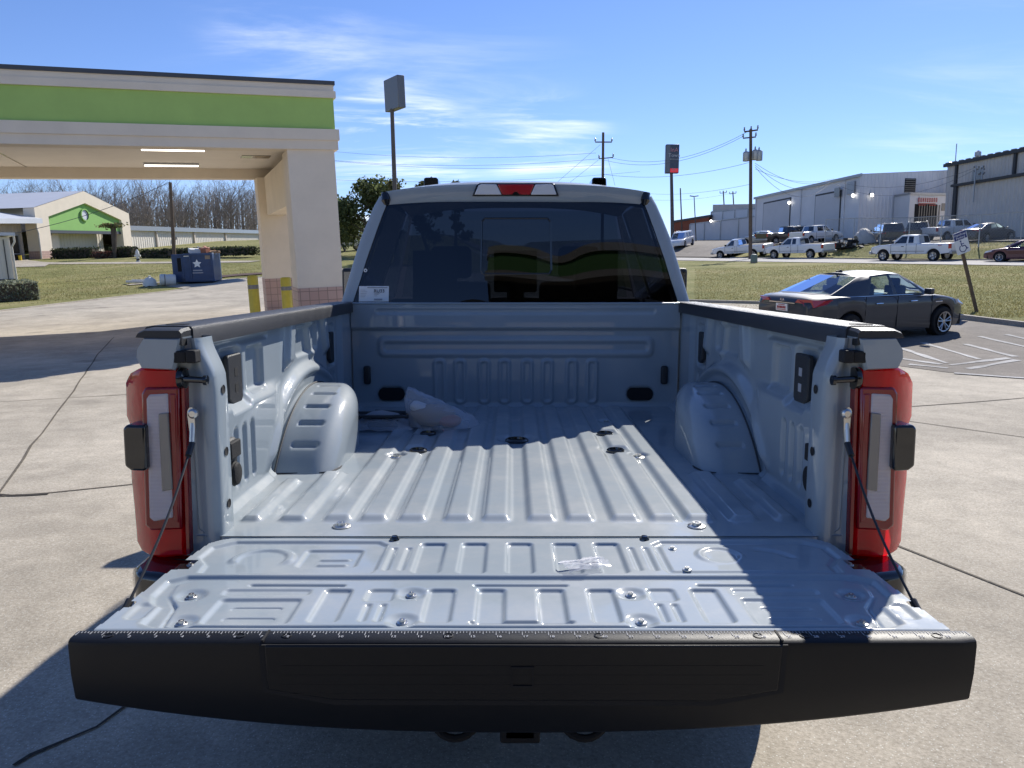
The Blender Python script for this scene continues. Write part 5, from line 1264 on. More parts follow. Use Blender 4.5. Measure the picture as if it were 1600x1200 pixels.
def sedan_spec(paint, rim='spoke'):
    Z = .0
    return dict(len=4.83, w=1.83, wr=.335, axles=(-1.40, 1.40), sill=.20, paint=paint, rim=rim, ns=50, crown=.035, wo=.01,
        top=[(-2.42, .93), (-2.3, 1.02), (-1.9, 1.045), (-1.2, 1.02), (-.3, .985), (.6, .965), (1.0, .955), (1.5, .90), (2.0, .80), (2.25, .70), (2.42, .58)],
        wid=[(-2.42, .80), (-2.25, .90), (-1.9, .965), (-1.2, 1.0), (1.2, 1.0), (1.8, .96), (2.2, .85), (2.42, .66)],
        gh=dict(crown=.05, belt=[(0, -2.02, 1.075), (.45, -1.99, 1.065), (.72, -1.86, 1.05), (.80, -1.55, 1.03), (.825, -.95, 1.005), (.835, -.12, .985), (.83, -.02, .985), (.815, .78, .962), (.80, 1.02, .955), (.70, 1.22, .96), (.4, 1.36, .965), (0, 1.42, .965)],
            roof=[(0, -.93, 1.425), (.40, -.91, 1.42), (.53, -.86, 1.405), (.575, -.80, 1.40), (.60, -.62, 1.405), (.615, -.15, 1.435), (.615, -.08, 1.435), (.595, .20, 1.42), (.58, .29, 1.41), (.52, .37, 1.405), (.35, .44, 1.415), (0, .47, 1.425)],
            panes=[('rear_window', 0, 1, .07, .95), ('rear_window', 0, .92, .07, .95), None, None, ('rear_side_window', .12, 1, .06, .92), None, ('front_side_window', .03, 1, .06, .92), ('front_side_window', 0, .30, .06, .55), None, ('windscreen', .1, 1, .05, .96), ('windscreen', 0, 1, .05, .96)][:11]))
def fit_panes(sp):
    g = sp['gh']; g['panes'] = (g['panes']+[None]*20)[:len(g['belt'])-1]; return sp
def sedan(name, label, paint, loc, hd, full=False, group=None, cat='car'):
    T, body = vehicle(name, label, cat, loc, hd, fit_panes(sedan_spec(paint)), group)
    for s in (-1, 1):
        lampbox(body, 'tail_light', 'lamp_red', [(s*.36, -2.425, .93), (s*.42, -2.425, .995), (s*.74, -2.36, 1.0), (s*.875, -2.10, .985), (s*.895, -1.93, .995), (s*.885, -2.1, .90), (s*.79, -2.33, .845), (s*.60, -2.41, .86), (s*.56, -2.415, .92)], .008, (s*.45, -.9, .05), smooth=None)
        lampbox(body, 'head_light', 'lamp_clear', [(s*.86, 1.93, .72), (s*.80, 2.18, .66), (s*.55, 2.36, .60), (s*.56, 2.32, .70), (s*.74, 2.1, .78), (s*.84, 1.9, .80)], .02, (s*.6, .75, .3), smooth=None)
        MB().box((s*.955, .83, 1.03), (.20, .10, .13)).build('door_mirror', paint, T, bevel=.03, seg=3)
        if full:
            for y in (-.62, .42): MB().tube([(s*.925, y-.10, .845), (s*.945, y-.08, .848), (s*.947, y+.06, .848), (s*.93, y+.09, .846)], .014, 8).build('door_handle', 'chrome', body)
            MB().span(s*.885, s*.935, 1.10, 1.32, .775, .80).build('side_vent', 'chrome', body, bevel=.005)
            m = MB()
            for y, z0, z1 in ((-.07, .30, .98), (1.0, .34, .94), (-1.02, .62, 1.0)): m.span(s*.905, s*.9195, y-.002, y+.002, z0, z1)
            m.build('shut_lines', 'void_black', body, smooth=None)
            MB().tube([(s*.80, -1.62, 1.03), (s*.835, -.95, 1.008), (s*.848, -.1, .99), (s*.826, .80, .966)], .008, 6).build('belt_trim', 'chrome', body)
            for y in (-.55, .42): MB().box((s*.42, y, .85), (.46, .16, .62)).box((s*.42, y-.03, 1.23), (.26, .10, .17)).build('seat', 'seat_cloth', T, bevel=.04)
    if full:
        lampbox(body, 'licence_plate', 'white_label', [(-.16, -2.435, .885), (.16, -2.435, .885), (.16, -2.425, .735), (-.16, -2.425, .735)], .012, (0, -1, 0), smooth=None)
        m = MB()
        for i in range(6): m.span(-.12+i*.042, -.12+i*.042+.026, -2.452, -2.4475, .785, .835)
        m.span(-.13, .13, -2.452, -2.4475, .755, .765); m.span(-.09, .09, -2.452, -2.4475, .855, .868); m.build('plate_print', 'red_ink', body, smooth=None)
        vs, fs = text_mb('KIA', .075, lambda x, y, h: (x, -2.432-h, .945+y), .004); MB().add(vs, fs).build('badge', 'chrome', body, smooth=None)
        MB().span(-.36, .36, -2.445, -2.42, .905, .917).build('boot_trim', 'chrome', body)
        MB().span(-.75, .75, -2.38, -2.30, .24, .46).build('rear_diffuser', 'car_black', body, bevel=.02)
        MB().lathe([(.045, 0), (.04, .03), (.02, .055)], (0, -.80, 1.465), 'z', 10).box((0, -.86, 1.49), (.03, .13, .03)).build('roof_aerial', 'car_black', T)
        MB().span(-.7, .7, -1.7, -1.2, .98, 1.04).build('parcel_shelf', 'seat_cloth', T)
    return T
def pickup_spec(paint, cab='extended', lift=0, rim='disc'):
    L2 = 2.85; e = {'regular': .25, 'extended': -.25, 'crew': -.75}[cab]
    yb = e; W = .80
    return dict(len=5.7, w=1.98, wr=.39, axles=(-1.72, 1.85), sill=.50+lift, paint=paint, rim=rim, crown=.02, arch=.47, ns=40,
        top=[(-2.85, 1.22), (-1.0, 1.22), (1.25, 1.20), (1.5, 1.17), (2.3, 1.10), (2.7, 1.03), (2.85, .90)],
        wid=[(-2.85, .97), (-2.5, 1), (2.2, 1), (2.6, .97), (2.85, .88)],
        gh=dict(crown=.04, belt=[(0, e-.36, 1.22), (.72, e-.36, 1.22), (.86, e-.30, 1.22), (.90, e-.05, 1.215), (.905, .20 if cab == 'regular' else .10, 1.21), (.905, .30 if cab == 'regular' else .18, 1.21), (.90, 1.18, 1.20), (.88, 1.32, 1.20), (.72, 1.44, 1.20), (0, 1.56, 1.21)],
            roof=[(0, e-.22, 1.80), (.60, e-.22, 1.79), (.70, e-.16, 1.775), (.735, e-.0, 1.785), (.745, .24 if cab == 'regular' else .12, 1.80), (.745, .32 if cab == 'regular' else .18, 1.80), (.725, .56, 1.79), (.71, .66, 1.775), (.6, .74, 1.785), (0, .80, 1.80)],
            panes=[('rear_window', 0, .93, .10, .88), None, None, (('rear_side_window', .05, .96, .08, .86) if cab != 'regular' else None), None, ('front_side_window', .04, .92, .06, .86), None, ('windscreen', .0, .3, .05, .95), ('windscreen', 0, 1, .05, .95)]),
        glass={'rear_side_window': 'dark_glass', 'front_side_window': 'dark_glass', 'rear_window': 'dark_glass'})
def pickup(name, label, paint, loc, hd, cab='extended', group=None, mark=False, lift=0, cover=False):
    T, body = vehicle(name, label, 'pickup', loc, hd, pickup_spec(paint, cab, lift), group)
    e = {'regular': .25, 'extended': -.25, 'crew': -.75}[cab]
    # open box behind the cab
    MB().span(-.82, .82, -2.72, e-.42, 1.225, 1.2445).build('bed_opening', 'void_black', body)
    m = MB()
    MB().span(-.80, .80, -2.875, -2.845, .72, 1.20).build('tailgate', paint, body, bevel=.01)
    MB().span(-.99, .99, -2.98, -2.80, .50+lift, .68+lift).build('rear_bumper', 'galv', body, bevel=.02)
    MB().span(-.97, .97, 2.75, 2.95, .48+lift, .70+lift).build('front_bumper', 'galv', body, bevel=.04)
    for s in (-1, 1):
        lampbox(body, 'tail_light', 'lamp_red', [(s*.85, -2.862, .86), (s*.985, -2.855, .86), (s*.985, -2.72, .86), (s*.985, -2.72, 1.17), (s*.985, -2.855, 1.17), (s*.85, -2.862, 1.17)], .012, (s*.6, -.8, 0), smooth=None)
        lampbox(body, 'head_light', 'lamp_clear', [(s*.62, 2.84, .78), (s*.94, 2.78, .78), (s*.97, 2.62, .80), (s*.97, 2.60, .98), (s*.92, 2.76, 1.0), (s*.62, 2.83, 1.0)], .012, (s*.5, .8, 0), smooth=None)
        MB().box((s*1.08, 1.12, 1.32), (.20, .12, .20)).build('door_mirror', 'car_black', T, bevel=.03)
        MB().span(s*.98, s*1.004, .34, .52, 1.0, 1.045).build('door_handle', 'car_black', body)
        m = MB()
        for y in (.16, 1.28, e-.30): m.span(s*.985, s*1.0025, y-.006, y+.006, .55, 1.2)
        m.span(s*.985, s*1.006, -1.1, 1.3, .68, .70); m.build('shut_lines', 'car_black', body, smooth=None)
    MB().span(-.6, .6, 2.84, 2.88, .76, 1.0).build('grille', 'car_black', body)
    MB().span(-.70, .70, e-.1, 1.2, 1.0, 1.45).build('seats', 'seat_cloth', T, bevel=.05)
    if mark:
        vs, fs = text_mb('4x4', .16, lambda x, y, h: (-.9985-h, -1.05-1.1-x, 1.02+y), .004); MB().add(vs, fs).build('decal', 'red_ink', body, smooth=None)
    if cover: pass
    return T
def suv(name, label, paint, loc, hd, group=None):
    sp = dict(len=4.9, w=1.95, wr=.37, axles=(-1.45, 1.45), sill=.28, paint=paint, rim='disc', crown=.02, ns=40,
        top=[(-2.45, 1.02), (-2.3, 1.06), (1.0, 1.06), (1.5, 1.02), (2.2, .92), (2.45, .74)], wid=[(-2.45, .90), (-2.2, .98), (1.8, 1), (2.2, .92), (2.45, .74)],
        gh=dict(crown=.03, belt=[(0, -2.36, 1.06), (.78, -2.34, 1.06), (.90, -2.2, 1.06), (.91, -1.25, 1.06), (.915, -.2, 1.06), (.915, -.08, 1.06), (.90, .9, 1.06), (.87, 1.1, 1.05), (.7, 1.26, 1.06), (0, 1.4, 1.07)],
            roof=[(0, -2.16, 1.72), (.64, -2.14, 1.70), (.74, -2.0, 1.69), (.76, -1.2, 1.72), (.765, -.2, 1.73), (.765, -.08, 1.73), (.74, .3, 1.71), (.72, .42, 1.69), (.6, .5, 1.70), (0, .56, 1.72)],
            panes=[('rear_window', 0, .9, .1, .9), None, ('quarter_window', .1, .95, .08, .88), ('rear_side_window', .04, .96, .08, .88), None, ('front_side_window', .03, .95, .06, .88), None, ('windscreen', 0, .2, .05, .95), ('windscreen', 0, 1, .05, .95)]),
        glass={'rear_window': 'dark_glass', 'quarter_window': 'dark_glass', 'rear_side_window': 'dark_glass'})
    T, body = vehicle(name, label, 'suv', loc, hd, sp, group)
    for s in (-1, 1):
        lampbox(body, 'tail_light', 'lamp_red', [(s*.72, -2.46, .86), (s*.88, -2.40, .86), (s*.93, -2.2, .88), (s*.93, -2.2, 1.0), (s*.88, -2.40, 1.03), (s*.72, -2.46, 1.0)], .02, (s*.6, -.8, 0), smooth=None)
        lampbox(body, 'head_light', 'lamp_clear', [(s*.55, 2.40, .68), (s*.84, 2.22, .70), (s*.88, 2.0, .74), (s*.87, 2.0, .86), (s*.8, 2.22, .84), (s*.55, 2.36, .82)], .02, (s*.5, .8, 0), smooth=None)
        MB().box((s*1.02, .9, 1.13), (.18, .10, .14)).build('door_mirror', paint, T, bevel=.03)
        MB().tube([(s*.70, -1.9, 1.75), (s*.72, -1.8, 1.79), (s*.72, .1, 1.80), (s*.70, .2, 1.76)], .018, 6).build('roof_rail', 'galv', T)
    MB().span(-.85, .85, -2.5, -2.4, .34, .58).build('rear_bumper', 'car_black', body, bevel=.03)
    return T
def coupe(name, label, paint, loc, hd):
    T = sedan(name, label, paint, loc, hd); T.scale = (.94, .93, .93); return T
# near sedan and the street row
KX, KY = G(1347, 525.5)
sedan('parked_sedan', 'dark grey four-door sedan parked at the grass edge behind the right bed rail', 'grey_car_paint', foot(KX, KY), rad(65), full=True).scale = (.915, .915, .915)
def on_street(px, py, hd, *a, **k):
    x, y = G(px, py); return foot(x, y)
pickup('parked_pickup', 'white regular-cab pickup, leftmost of the three on the street', 'white_paint', on_street(1160, 402.5, 0), rad(-42), 'regular', 'white pickups along the street')
pickup('parked_pickup', 'white extended-cab pickup, middle one of the three on the street', 'white_paint', on_street(1248, 404, 0), rad(-36), 'extended', 'white pickups along the street')
pickup('parked_pickup', 'white extended-cab pickup with dark wheels, largest of the three, behind the leaning sign', 'white_paint', on_street(1430, 407.5, 0), rad(-34), 'extended', 'white pickups along the street', mark=True)
coupe('parked_coupe', 'maroon coupe cut off by the right edge of the photo', 'maroon_paint', on_street(1604, 409, 0), rad(-46))
# vehicles in the upper yard
def yard(px, Y): x = (px-801)/1204*Y; return foot(x, Y)
sedan('parked_sedan', 'silver sedan beside the wooden pole in the upper yard', 'silver_car_paint', yard(1184, 85), rad(-52))
pickup('parked_pickup', 'black pickup between the silver sedan and the white crew-cab in the yard', 'dark_car_paint', yard(1218, 84), rad(70), 'regular', 'pickups in the yard')
pickup('parked_pickup', 'white crew-cab pickup with a red tail lamp in front of the roller doors', 'white_paint', yard(1268, 80), rad(62), 'crew', 'pickups in the yard')
suv('parked_suv', 'black SUV half hidden behind the white crew-cab pickup', 'dark_car_paint', yard(1243, 90), rad(60))
suv('parked_suv', 'black SUV left of the plate-marked black SUV, beside the white tarp heap', 'dark_car_paint', yard(1376, 70), rad(10), 'black SUVs behind the fence')
suv('parked_suv', 'black SUV with a red tail lamp, just left of the white yard pickup', 'dark_car_paint', yard(1425, 71), rad(30), 'black SUVs behind the fence')
pickup('parked_pickup', 'white crew-cab pickup between the black SUV and the dark sedan in the yard', 'white_paint', yard(1479, 69), rad(72), 'crew', 'pickups in the yard')
sedan('parked_sedan', 'black sedan at the right end of the yard, above the leaning sign', 'dark_car_paint', yard(1532, 62), rad(66))
suv('parked_suv', 'white SUV by the low grey shed, nearest the truck cab', 'white_paint', yard(1062, 92), rad(-150))
suv('parked_suv', 'silver SUV partly hidden behind the white one by the grey shed', 'silver_car_paint', yard(1063, 104), rad(-150))
pickup('parked_pickup', 'white pickup far off between the canopy column and the truck cab', 'white_paint', yard(539, 82), rad(62), 'regular')
# ------------------------------------------------------------ warehouses on the right
def warehouses():
    az = rad(-8.8); d = Vector((math.sin(az), math.cos(az))); r = Vector((d.y, -d.x))
    K = Vector(((1333-801)/1204*85, 85)); zb = Hs(K.x, K.y)-1.5
    def hz(px, py, Y): return at_depth(px, py, Y).z
    T = thing('warehouse', 'grey metal warehouse with two roller doors and a shallow gable, right of the wooden pole', 'building', (K.x, K.y, 0))
    # local x along the wall away from the camera (d), local y to the right (r); built in world offsets
    def Wd(a, b): return (d.x*a+r.x*b, d.y*a+r.y*b)
    Lw = 24.5; zt = hz(1333, 272, 85); ze = zt
    B = lambda m, n, mat, par=T, **k: m.build(n, mat, par, **k)
    B(MB().grid(np.array([[(*Wd(0, 0), zb), (*Wd(Lw, 0), zb)], [(*Wd(0, 0), zt), (*Wd(Lw, 0), zt-.15)]])), 'door_wall', 'grey_siding', smooth=None)
    out = tuple(-r)
    def panel(a0, a1, z0, z1, o, mat, name, par=T, dep=.12):
        n = MB(); p = [Wd(a0, -o), Wd(a1, -o), Wd(a1, -o+dep), Wd(a0, -o+dep)]
        n.prism(p, (z0, z1), lambda a, b, h: (a, b, h)); return B(n, name, mat, par)
    for a0, a1, zz in ((3.2+.6, 8.9, hz(1262, 303, 91)), (15.0, 22.0, hz(1207, 311, 100))):
        f = panel(a0-.15, a1+.15, zb, zz+.2, .06, 'dark_trim', 'door_frame'); panel(a0, a1, zb, zz, .10, 'door_grey', 'roller_door', f)
    for a in (-.0, 2.9, 12.3, Lw-.2): panel(a, a+.14, zb, zt-.05, .14, 'grey_siding', 'downpipe')
    panel(-.3, Lw+.3, zt-.25, zt+.05, .25, 'galv', 'eaves_gutter')
    panel(3.4, 4.4, zt-2.0, zt-1.0, .45, 'galv_dark', 'wall_fan'); panel(1.0, 2.4, zt-1.9, zt-.6, .2, 'galv', 'wall_cabinet')
    # end wall turned towards the camera
    zr = hz(1463, 264, 85)
    e = Vector((.985, .17)); E1 = e*12.5
    n = MB(); ribbed(n, (0, 0), tuple(E1), zb, zt, zr+.2, (e.y, -e.x), .42, .05); B(n, 'end_wall', 'grey_siding', smooth=None)
    def epan(b0, b1, z0, z1, o, mat, name, par=T, dep=.3):
        w = Vector((e.y, -e.x)); n = MB(); n.prism([tuple(e*b0+w*o), tuple(e*b1+w*o), tuple(e*b1+w*(o-dep)), tuple(e*b0+w*(o-dep))], (z0, z1), lambda a, b, h: (a, b, h)); return B(n, name, mat, par)
    def eb(px): # distance along the end wall seen at a column of the photo
        t = (px-801)/1204; return (t*K.y-K.x)/(e.x-t*e.y)
    lv = epan(eb(1399), eb(1415), hz(1405, 299, 85), hz(1405, 277, 85), .10, 'void_black', 'louvre')
    for q in range(7): epan(eb(1399), eb(1415), hz(1405, 299, 85)+.22*q, hz(1405, 299, 85)+.22*q+.06, .14, 'galv_dark', 'louvre_blade', lv)
    # low entrance block with a sign over a dark opening
    z0 = hz(1384, 304, 83); bx = epan(eb(1384), eb(1464), zb, z0, 2.6, 'grey_siding', 'entrance_block', dep=2.5)
    epan(eb(1383), eb(1466), z0, z0+.22, 2.75, 'galv', 'block_roof', dep=2.6)
    op = epan(eb(1396)-.3, eb(1435)-.8, zb, hz(1410, 317, 82), 2.66, 'void_black', 'opening')
    for q in range(9): epan(eb(1398)+q*.30, eb(1398)+q*.30+.08, zb, hz(1410, 317, 82)-.05, 2.70, 'galv_dark', 'gate_bar', op)
    sg = epan(eb(1400)-.2, eb(1430)-.6, hz(1410, 317, 82)+.05, hz(1410, 305, 82), 2.72, 'paper_white', 'sign_board')
    w = Vector((e.y, -e.x)); sx = eb(1415)-.4; zc = hz(1410, 313.5, 82)
    def sf(x, y, h): p = e*(sx+x)+w*(2.725+h); return (p.x, p.y, zc+y)
    m = MB(); q = random.Random(6)
    for i in range(9):
        x0 = -1.15+i*.26
        for j in range(2): m.prism([(x0+.1*j, -.02), (x0+.1*j+.05, -.02), (x0+.1*j+.05, .42), (x0+.1*j, .42)], (0, .02), sf)
        y0 = q.choice((.0, .18, .37)); m.prism([(x0+.051, y0), (x0+.099, y0), (x0+.099, y0+.06), (x0+.051, y0+.06)], (0, .02), sf)
    for x0, x1, y0 in ((-1.1, .9, -.20), (-1.1, -.2, -.36), (.2, 1.0, -.36)): m.prism([(x0, y0), (x1, y0), (x1, y0+.06), (x0, y0+.06)], (0, .02), sf)
    B(m, 'sign_marks', 'red_ink', sg, smooth=None)
    epan(eb(1442)-.8, eb(1452)-.8, hz(1445, 327, 82), hz(1445, 315, 82), 2.66, 'galv_dark', 'vent_grille')
    m = MB(); p = e*eb(1457)+w*.9; B(m.tube([(p.x, p.y, z0), (p.x, p.y, hz(1457, 258, 84))], .22, 10).lathe([(.22, 0), (.36, .12), (.36, .5), (0, .6)], (p.x, p.y, hz(1457, 258, 84)), 'z', 12), 'flue', 'galv')
    for px, py, wall in ((1226, 317, 0), (1323, 306, 0), (1348, 305, 1)):
        if wall: b = e*eb(px)+w*.15; z = hz(px, py, 85)
        else:
            t = (px-801)/1204; a = (t*K.y-K.x)/(d.x-t*d.y); q = Wd(a, -.2); b = Vector(q); z = hz(px, py, K.y+a*d.y)
        l = B(MB().box((b.x, b.y, z+.1), (.35, .35, .3)), 'flood_lamp', 'galv'); B(MB().lathe([(.001, 0), (.19, 0), (.19, .02), (.001, .03)], (b.x-.03, b.y-.25, z), 'y', 12, cap=False), 'lamp_face', 'flood_lamp', l)
    # shallow roof
    c = Wd(Lw, 0); B(MB().add([(0, 0, zt+.03), (*c, zt-.10), (c[0]+14, c[1]+2.4, zt+.9), (E1.x, E1.y, zr+.25)], [(0, 1, 2, 3)]), 'roof', 'galv')
    B(MB().add([(*c, zb), (c[0]+14, c[1]+2.4, zb), (c[0]+14, c[1]+2.4, zt+.9), (*c, zt-.1)], [(0, 1, 2, 3)]), 'rear_wall', 'grey_siding')
    # ---- taller ribbed building at the right edge
    S0 = Vector(((1463-801)/1204*77, 77)); za = hz(1463, 258, 77); zb2 = Hs(S0.x, S0.y)-1.2
    T2 = thing('warehouse', 'tall taupe ribbed-metal warehouse at the right edge with a lean-to in front', 'building', (S0.x, S0.y, 0)); B2 = lambda m, n, mat, par=T2, **k: m.build(n, mat, par, **k)
    L2 = 34; p0 = (0, 0); p1 = tuple(-d*L2)
    n = MB(); ribbed(n, p0, p1, zb2, za, za, tuple(-r), .42, .06); B2(n, 'long_wall', 'taupe_siding', smooth=None)
    b2 = tuple(r*14); n = MB().add([(0, 0, zb2), (*b2, zb2), (*b2, za+1.2), (0, 0, za)], [(0, 1, 2, 3)]); B2(n, 'back_wall', 'taupe_siding')
    q = Vector(p1); n = MB().add([(0, 0, za+.02), (q.x, q.y, za+.02), (q.x+b2[0], q.y+b2[1], za+1.2), (*b2, za+1.2)], [(0, 1, 2, 3)]); B2(n, 'roof', 'galv_dark')
    def wp(a0, a1, z0, z1, o, mat, name, par=T2, dep=.2):
        n = MB(); n.prism([tuple(-d*a0-r*o), tuple(-d*a1-r*o), tuple(-d*a1-r*(o-dep)), tuple(-d*a0-r*(o-dep))], (z0, z1), lambda a, b, h: (a, b, h)); return B2(n, name, mat, par)
    ea = wp(-.3, L2, za-.18, za+.12, .3, 'dark_trim', 'eaves')
    for k in range(30): wp(k*.9, k*.9+.45, za+.12, za+.2, .32, 'galv_dark', 'roof_rib', ea)
    wp(1.2, 1.45, zb2, za-.2, .2, 'dark_trim', 'downpipe'); wp(8.3, 8.55, zb2+3.2, za-.2, .2, 'dark_trim', 'downpipe')
    zl = hz(1512, 289, 73); n = MB(); a0 = 3.2
    o0 = -d*a0-r*1.6; o1 = -d*L2-r*1.6; ribbed(n, tuple(o0), tuple(o1), zb2, zl, zl, tuple(-r), .42, .06); B2(n, 'lean_to_wall', 'taupe_siding', smooth=None)
    wp(a0-.15, L2, zl-.12, zl+.1, 1.95, 'dark_trim', 'lean_to_eaves', dep=1.9); wp(a0, a0+.06, zb2, zl-.12, 1.6, 'taupe_siding', 'lean_to_end', dep=1.55); wp(a0+.3, a0+.5, zb2, zl-.1, 1.85, 'dark_trim', 'downpipe')
    wp(3.5, 4.6, za-1.9, za-.9, .14, 'galv_dark', 'wall_panel')
    p = -d*2.0+r*1.5; B2(MB().lathe([(.12, 0), (.12, .5), (.28, .6), (.28, .95), (.1, 1.1)], (p.x, p.y, za), 'z', 12), 'roof_vent', 'galv')
    p = r*.6-d*.2; B2(MB().tube([(p.x, p.y, za), (p.x, p.y, za+2.0)], .045, 6), 'aerial_mast', 'galv')
    # ---- low shed and the block behind it, left of the wooden pole
    for nm, lab, x0, x1, Y, y0, y1, back, mat in (('shed', 'low pale-grey lean-to shed left of the wooden pole', 1074, 1179, 134, 350.5, 337.5, 9, 'door_grey'), ('shed', 'higher grey block with a ribbed band rising behind the low shed', 1106, 1184, 137, 331, 325, 12, 'grey_siding')):
        A = Vector(((x0-801)/1204*Y, Y)); t1 = (x1-801)/1204; k = (t1*A.y-A.x)/(-d.x+t1*d.y); Bp = -d*k
        z0 = hz(x0, y0, Y); z1 = hz(x1, y1, Y-d.y*k); zg = Hs(A.x, A.y)-2
        T3 = thing(nm, lab, 'building', (A.x, A.y, 0))
        for f in range(4):
            qa, qb = Bp*(f/4), Bp*((f+1)/4); za_, zb_ = z0+(z1-z0)*f/4, z0+(z1-z0)*(f+1)/4
            MB().add([(qa.x, qa.y, zg), (qb.x, qb.y, zg), (qb.x, qb.y, zb_), (qa.x, qa.y, za_)], [(0, 1, 2, 3)]).build('wall_panel', mat, T3)
            MB().box((qa.x-.05, qa.y-.08, (zg+za_)/2), (.16, .12, za_-zg)).build('wall_post', 'galv', T3)
        R_ = r*back
        MB().add([(0, 0, z0+.12), (Bp.x, Bp.y, z1+.12), (Bp.x+R_.x, Bp.y+R_.y, z1+.12), (R_.x, R_.y, z0+.12), (0, 0, z0-.12), (Bp.x, Bp.y, z1-.12)], [(0, 1, 2, 3), (0, 4, 5, 1)]).build('roof', 'galv', T3)
        MB().add([(Bp.x, Bp.y, zg), (Bp.x+R_.x, Bp.y+R_.y, zg), (Bp.x+R_.x, Bp.y+R_.y, z1), (Bp.x, Bp.y, z1), (0, 0, zg), (R_.x, R_.y, zg), (R_.x, R_.y, z0), (0, 0, z0)], [(0, 1, 2, 3), (4, 5, 6, 7), (5, 1, 2, 6)]).build('end_walls', mat, T3, smooth=None)
        if y0 < 340:
            n = MB(); ribbed(n, (0.3, .3), (Bp.x+.3, Bp.y+.3), min(z0, z1)-.4, hz(1106, 319.5, Y), hz(1190, 318, Y-d.y*k), tuple(-r), .5, .06); n.build('upper_band', 'taupe_siding', T3, smooth=None)
        else:
            q = Bp*.36; z = hz(1107, 350.5, Y-2); l = MB().box((q.x-.2, q.y-.2, z), (.3, .3, .3)).build('flood_lamp', 'galv', T3); MB().lathe([(.001, 0), (.2, 0), (.2, .03), (.001, .03)], (q.x-.2, q.y-.4, z), 'y', 12, cap=False).build('lamp_face', 'flood_lamp', l)
    A = at_depth(1052, 345, 150); Bq = at_depth(1108, 337, 136)
    T4 = thing('brick_building', 'low orange brick building seen past the truck cab, under the pole sign', 'building', (A.x, A.y, 0))
    dx, dy = Bq.x-A.x, Bq.y-A.y; MB().prism([(0, 0), (dx, dy), (dx+6, dy+8), (6, 10)], (Hs(A.x, A.y)-2, A.z-.4), lambda a, b, h: (a, b, h)).build('walls', 'brick_orange', T4)
    MB().prism([(-.2, -.2), (dx+.1, dy-.3), (dx+6, dy+8), (6, 10)], (A.z-.4, A.z), lambda a, b, h: (a, b, h)).build('parapet', 'dark_trim', T4)
warehouses()
# ------------------------------------------------------------ fence, heap and small things in the yard
def fence():
    T = thing('chain_link_fence', 'chain-link fence with steel posts along the bank below the warehouses', 'fence', (0, 0, 0)); P = []
    for px, Y in ((1282, 74), (1326, 69), (1367, 65.5), (1411, 62.5), (1460, 60), (1519, 57), (1583, 54.5), (1660, 51)):
        x = (px-801)/1204*Y; P.append(foot(x, Y))
    hh = 2.35
    for p in P: MB().tube([p-Vector((0, 0, .3)), p+Vector((0, 0, hh))], .045, 8).build('post', 'galv', T)
    MB().tube([p+Vector((0, 0, hh-.02)) for p in P], .03, 6).build('top_rail', 'galv', T)
    MB().grid(np.array([[tuple(p+Vector((0, 0, .05))) for p in P], [tuple(p+Vector((0, 0, hh))) for p in P]])).build('mesh', 'chain_link', T, smooth=None)
fence()
def heaps():
    rnd = random.Random(4)
    p = yard(1344, 70); T = thing('tarp_heap', 'pile under a dirty white tarp behind the chain-link fence', 'tarp', p)
    g = []
    for i in range(15):
        g.append([(-.85+1.7*j/14+rnd.uniform(-.04, .04), -.7+1.4*i/14, 1.35*max(0, (1-((i-7)/7)**2))**.6*max(0, 1-((j-6)/8)**2)**.7+rnd.uniform(-.1, .1)) for j in range(15)])
    MB().grid(np.array(g)).build('tarp', 'tarp_white', T, smooth=180)
    p = yard(1318, 68); T = thing('scrap_heap', 'low heap of dark scrap metal on the bank left of the white tarp', 'scrap', p)
    m = MB()
    for _ in range(60):
        a = rnd.uniform(0, 6.28); q = Vector((rnd.gauss(0, .85), rnd.gauss(0, .5), abs(rnd.gauss(0, .32)))); m.box(q, (rnd.uniform(.15, .9), rnd.uniform(.08, .4), rnd.uniform(.05, .3)), Matrix.Rotation(a, 3, 'Z') @ Matrix.Rotation(rnd.uniform(-.6, .6), 3, 'X'))
    m.build('scrap_metal', 'scrap', T, smooth=None)
    m = MB()
    for _ in range(12): m.box((rnd.gauss(0, 1.0), rnd.gauss(-.3, .4), rnd.uniform(.1, .6)), (rnd.uniform(.1, .5), .1, rnd.uniform(.1, .3)), Matrix.Rotation(rnd.uniform(0, 3), 3, 'Z'))
    m.build('pale_scrap', 'tarp_white', T, smooth=None)
    p = Vector((*G(1178, 411), 0)); p.z = Hs(p.x, p.y); T = thing('utility_pedestal', 'small pale green utility pedestal on the grass by the street', 'pedestal', p, lean=True)
    h = at_depth(1178, 397, p.y).z-p.z; MB().lathe([(.26, -.1), (.26, h*.8), (.2, h*.95), (.06, h)], (0, 0, 0), 'z', 14).build('cover', 'pedestal_green', T)
    MB().lathe([(.28, 0), (.28, .12)], (0, 0, 0), 'z', 14).build('base_ring', 'galv_dark', T)
pmat('pedestal_green', (.20, .24, .19), .6)
heaps()
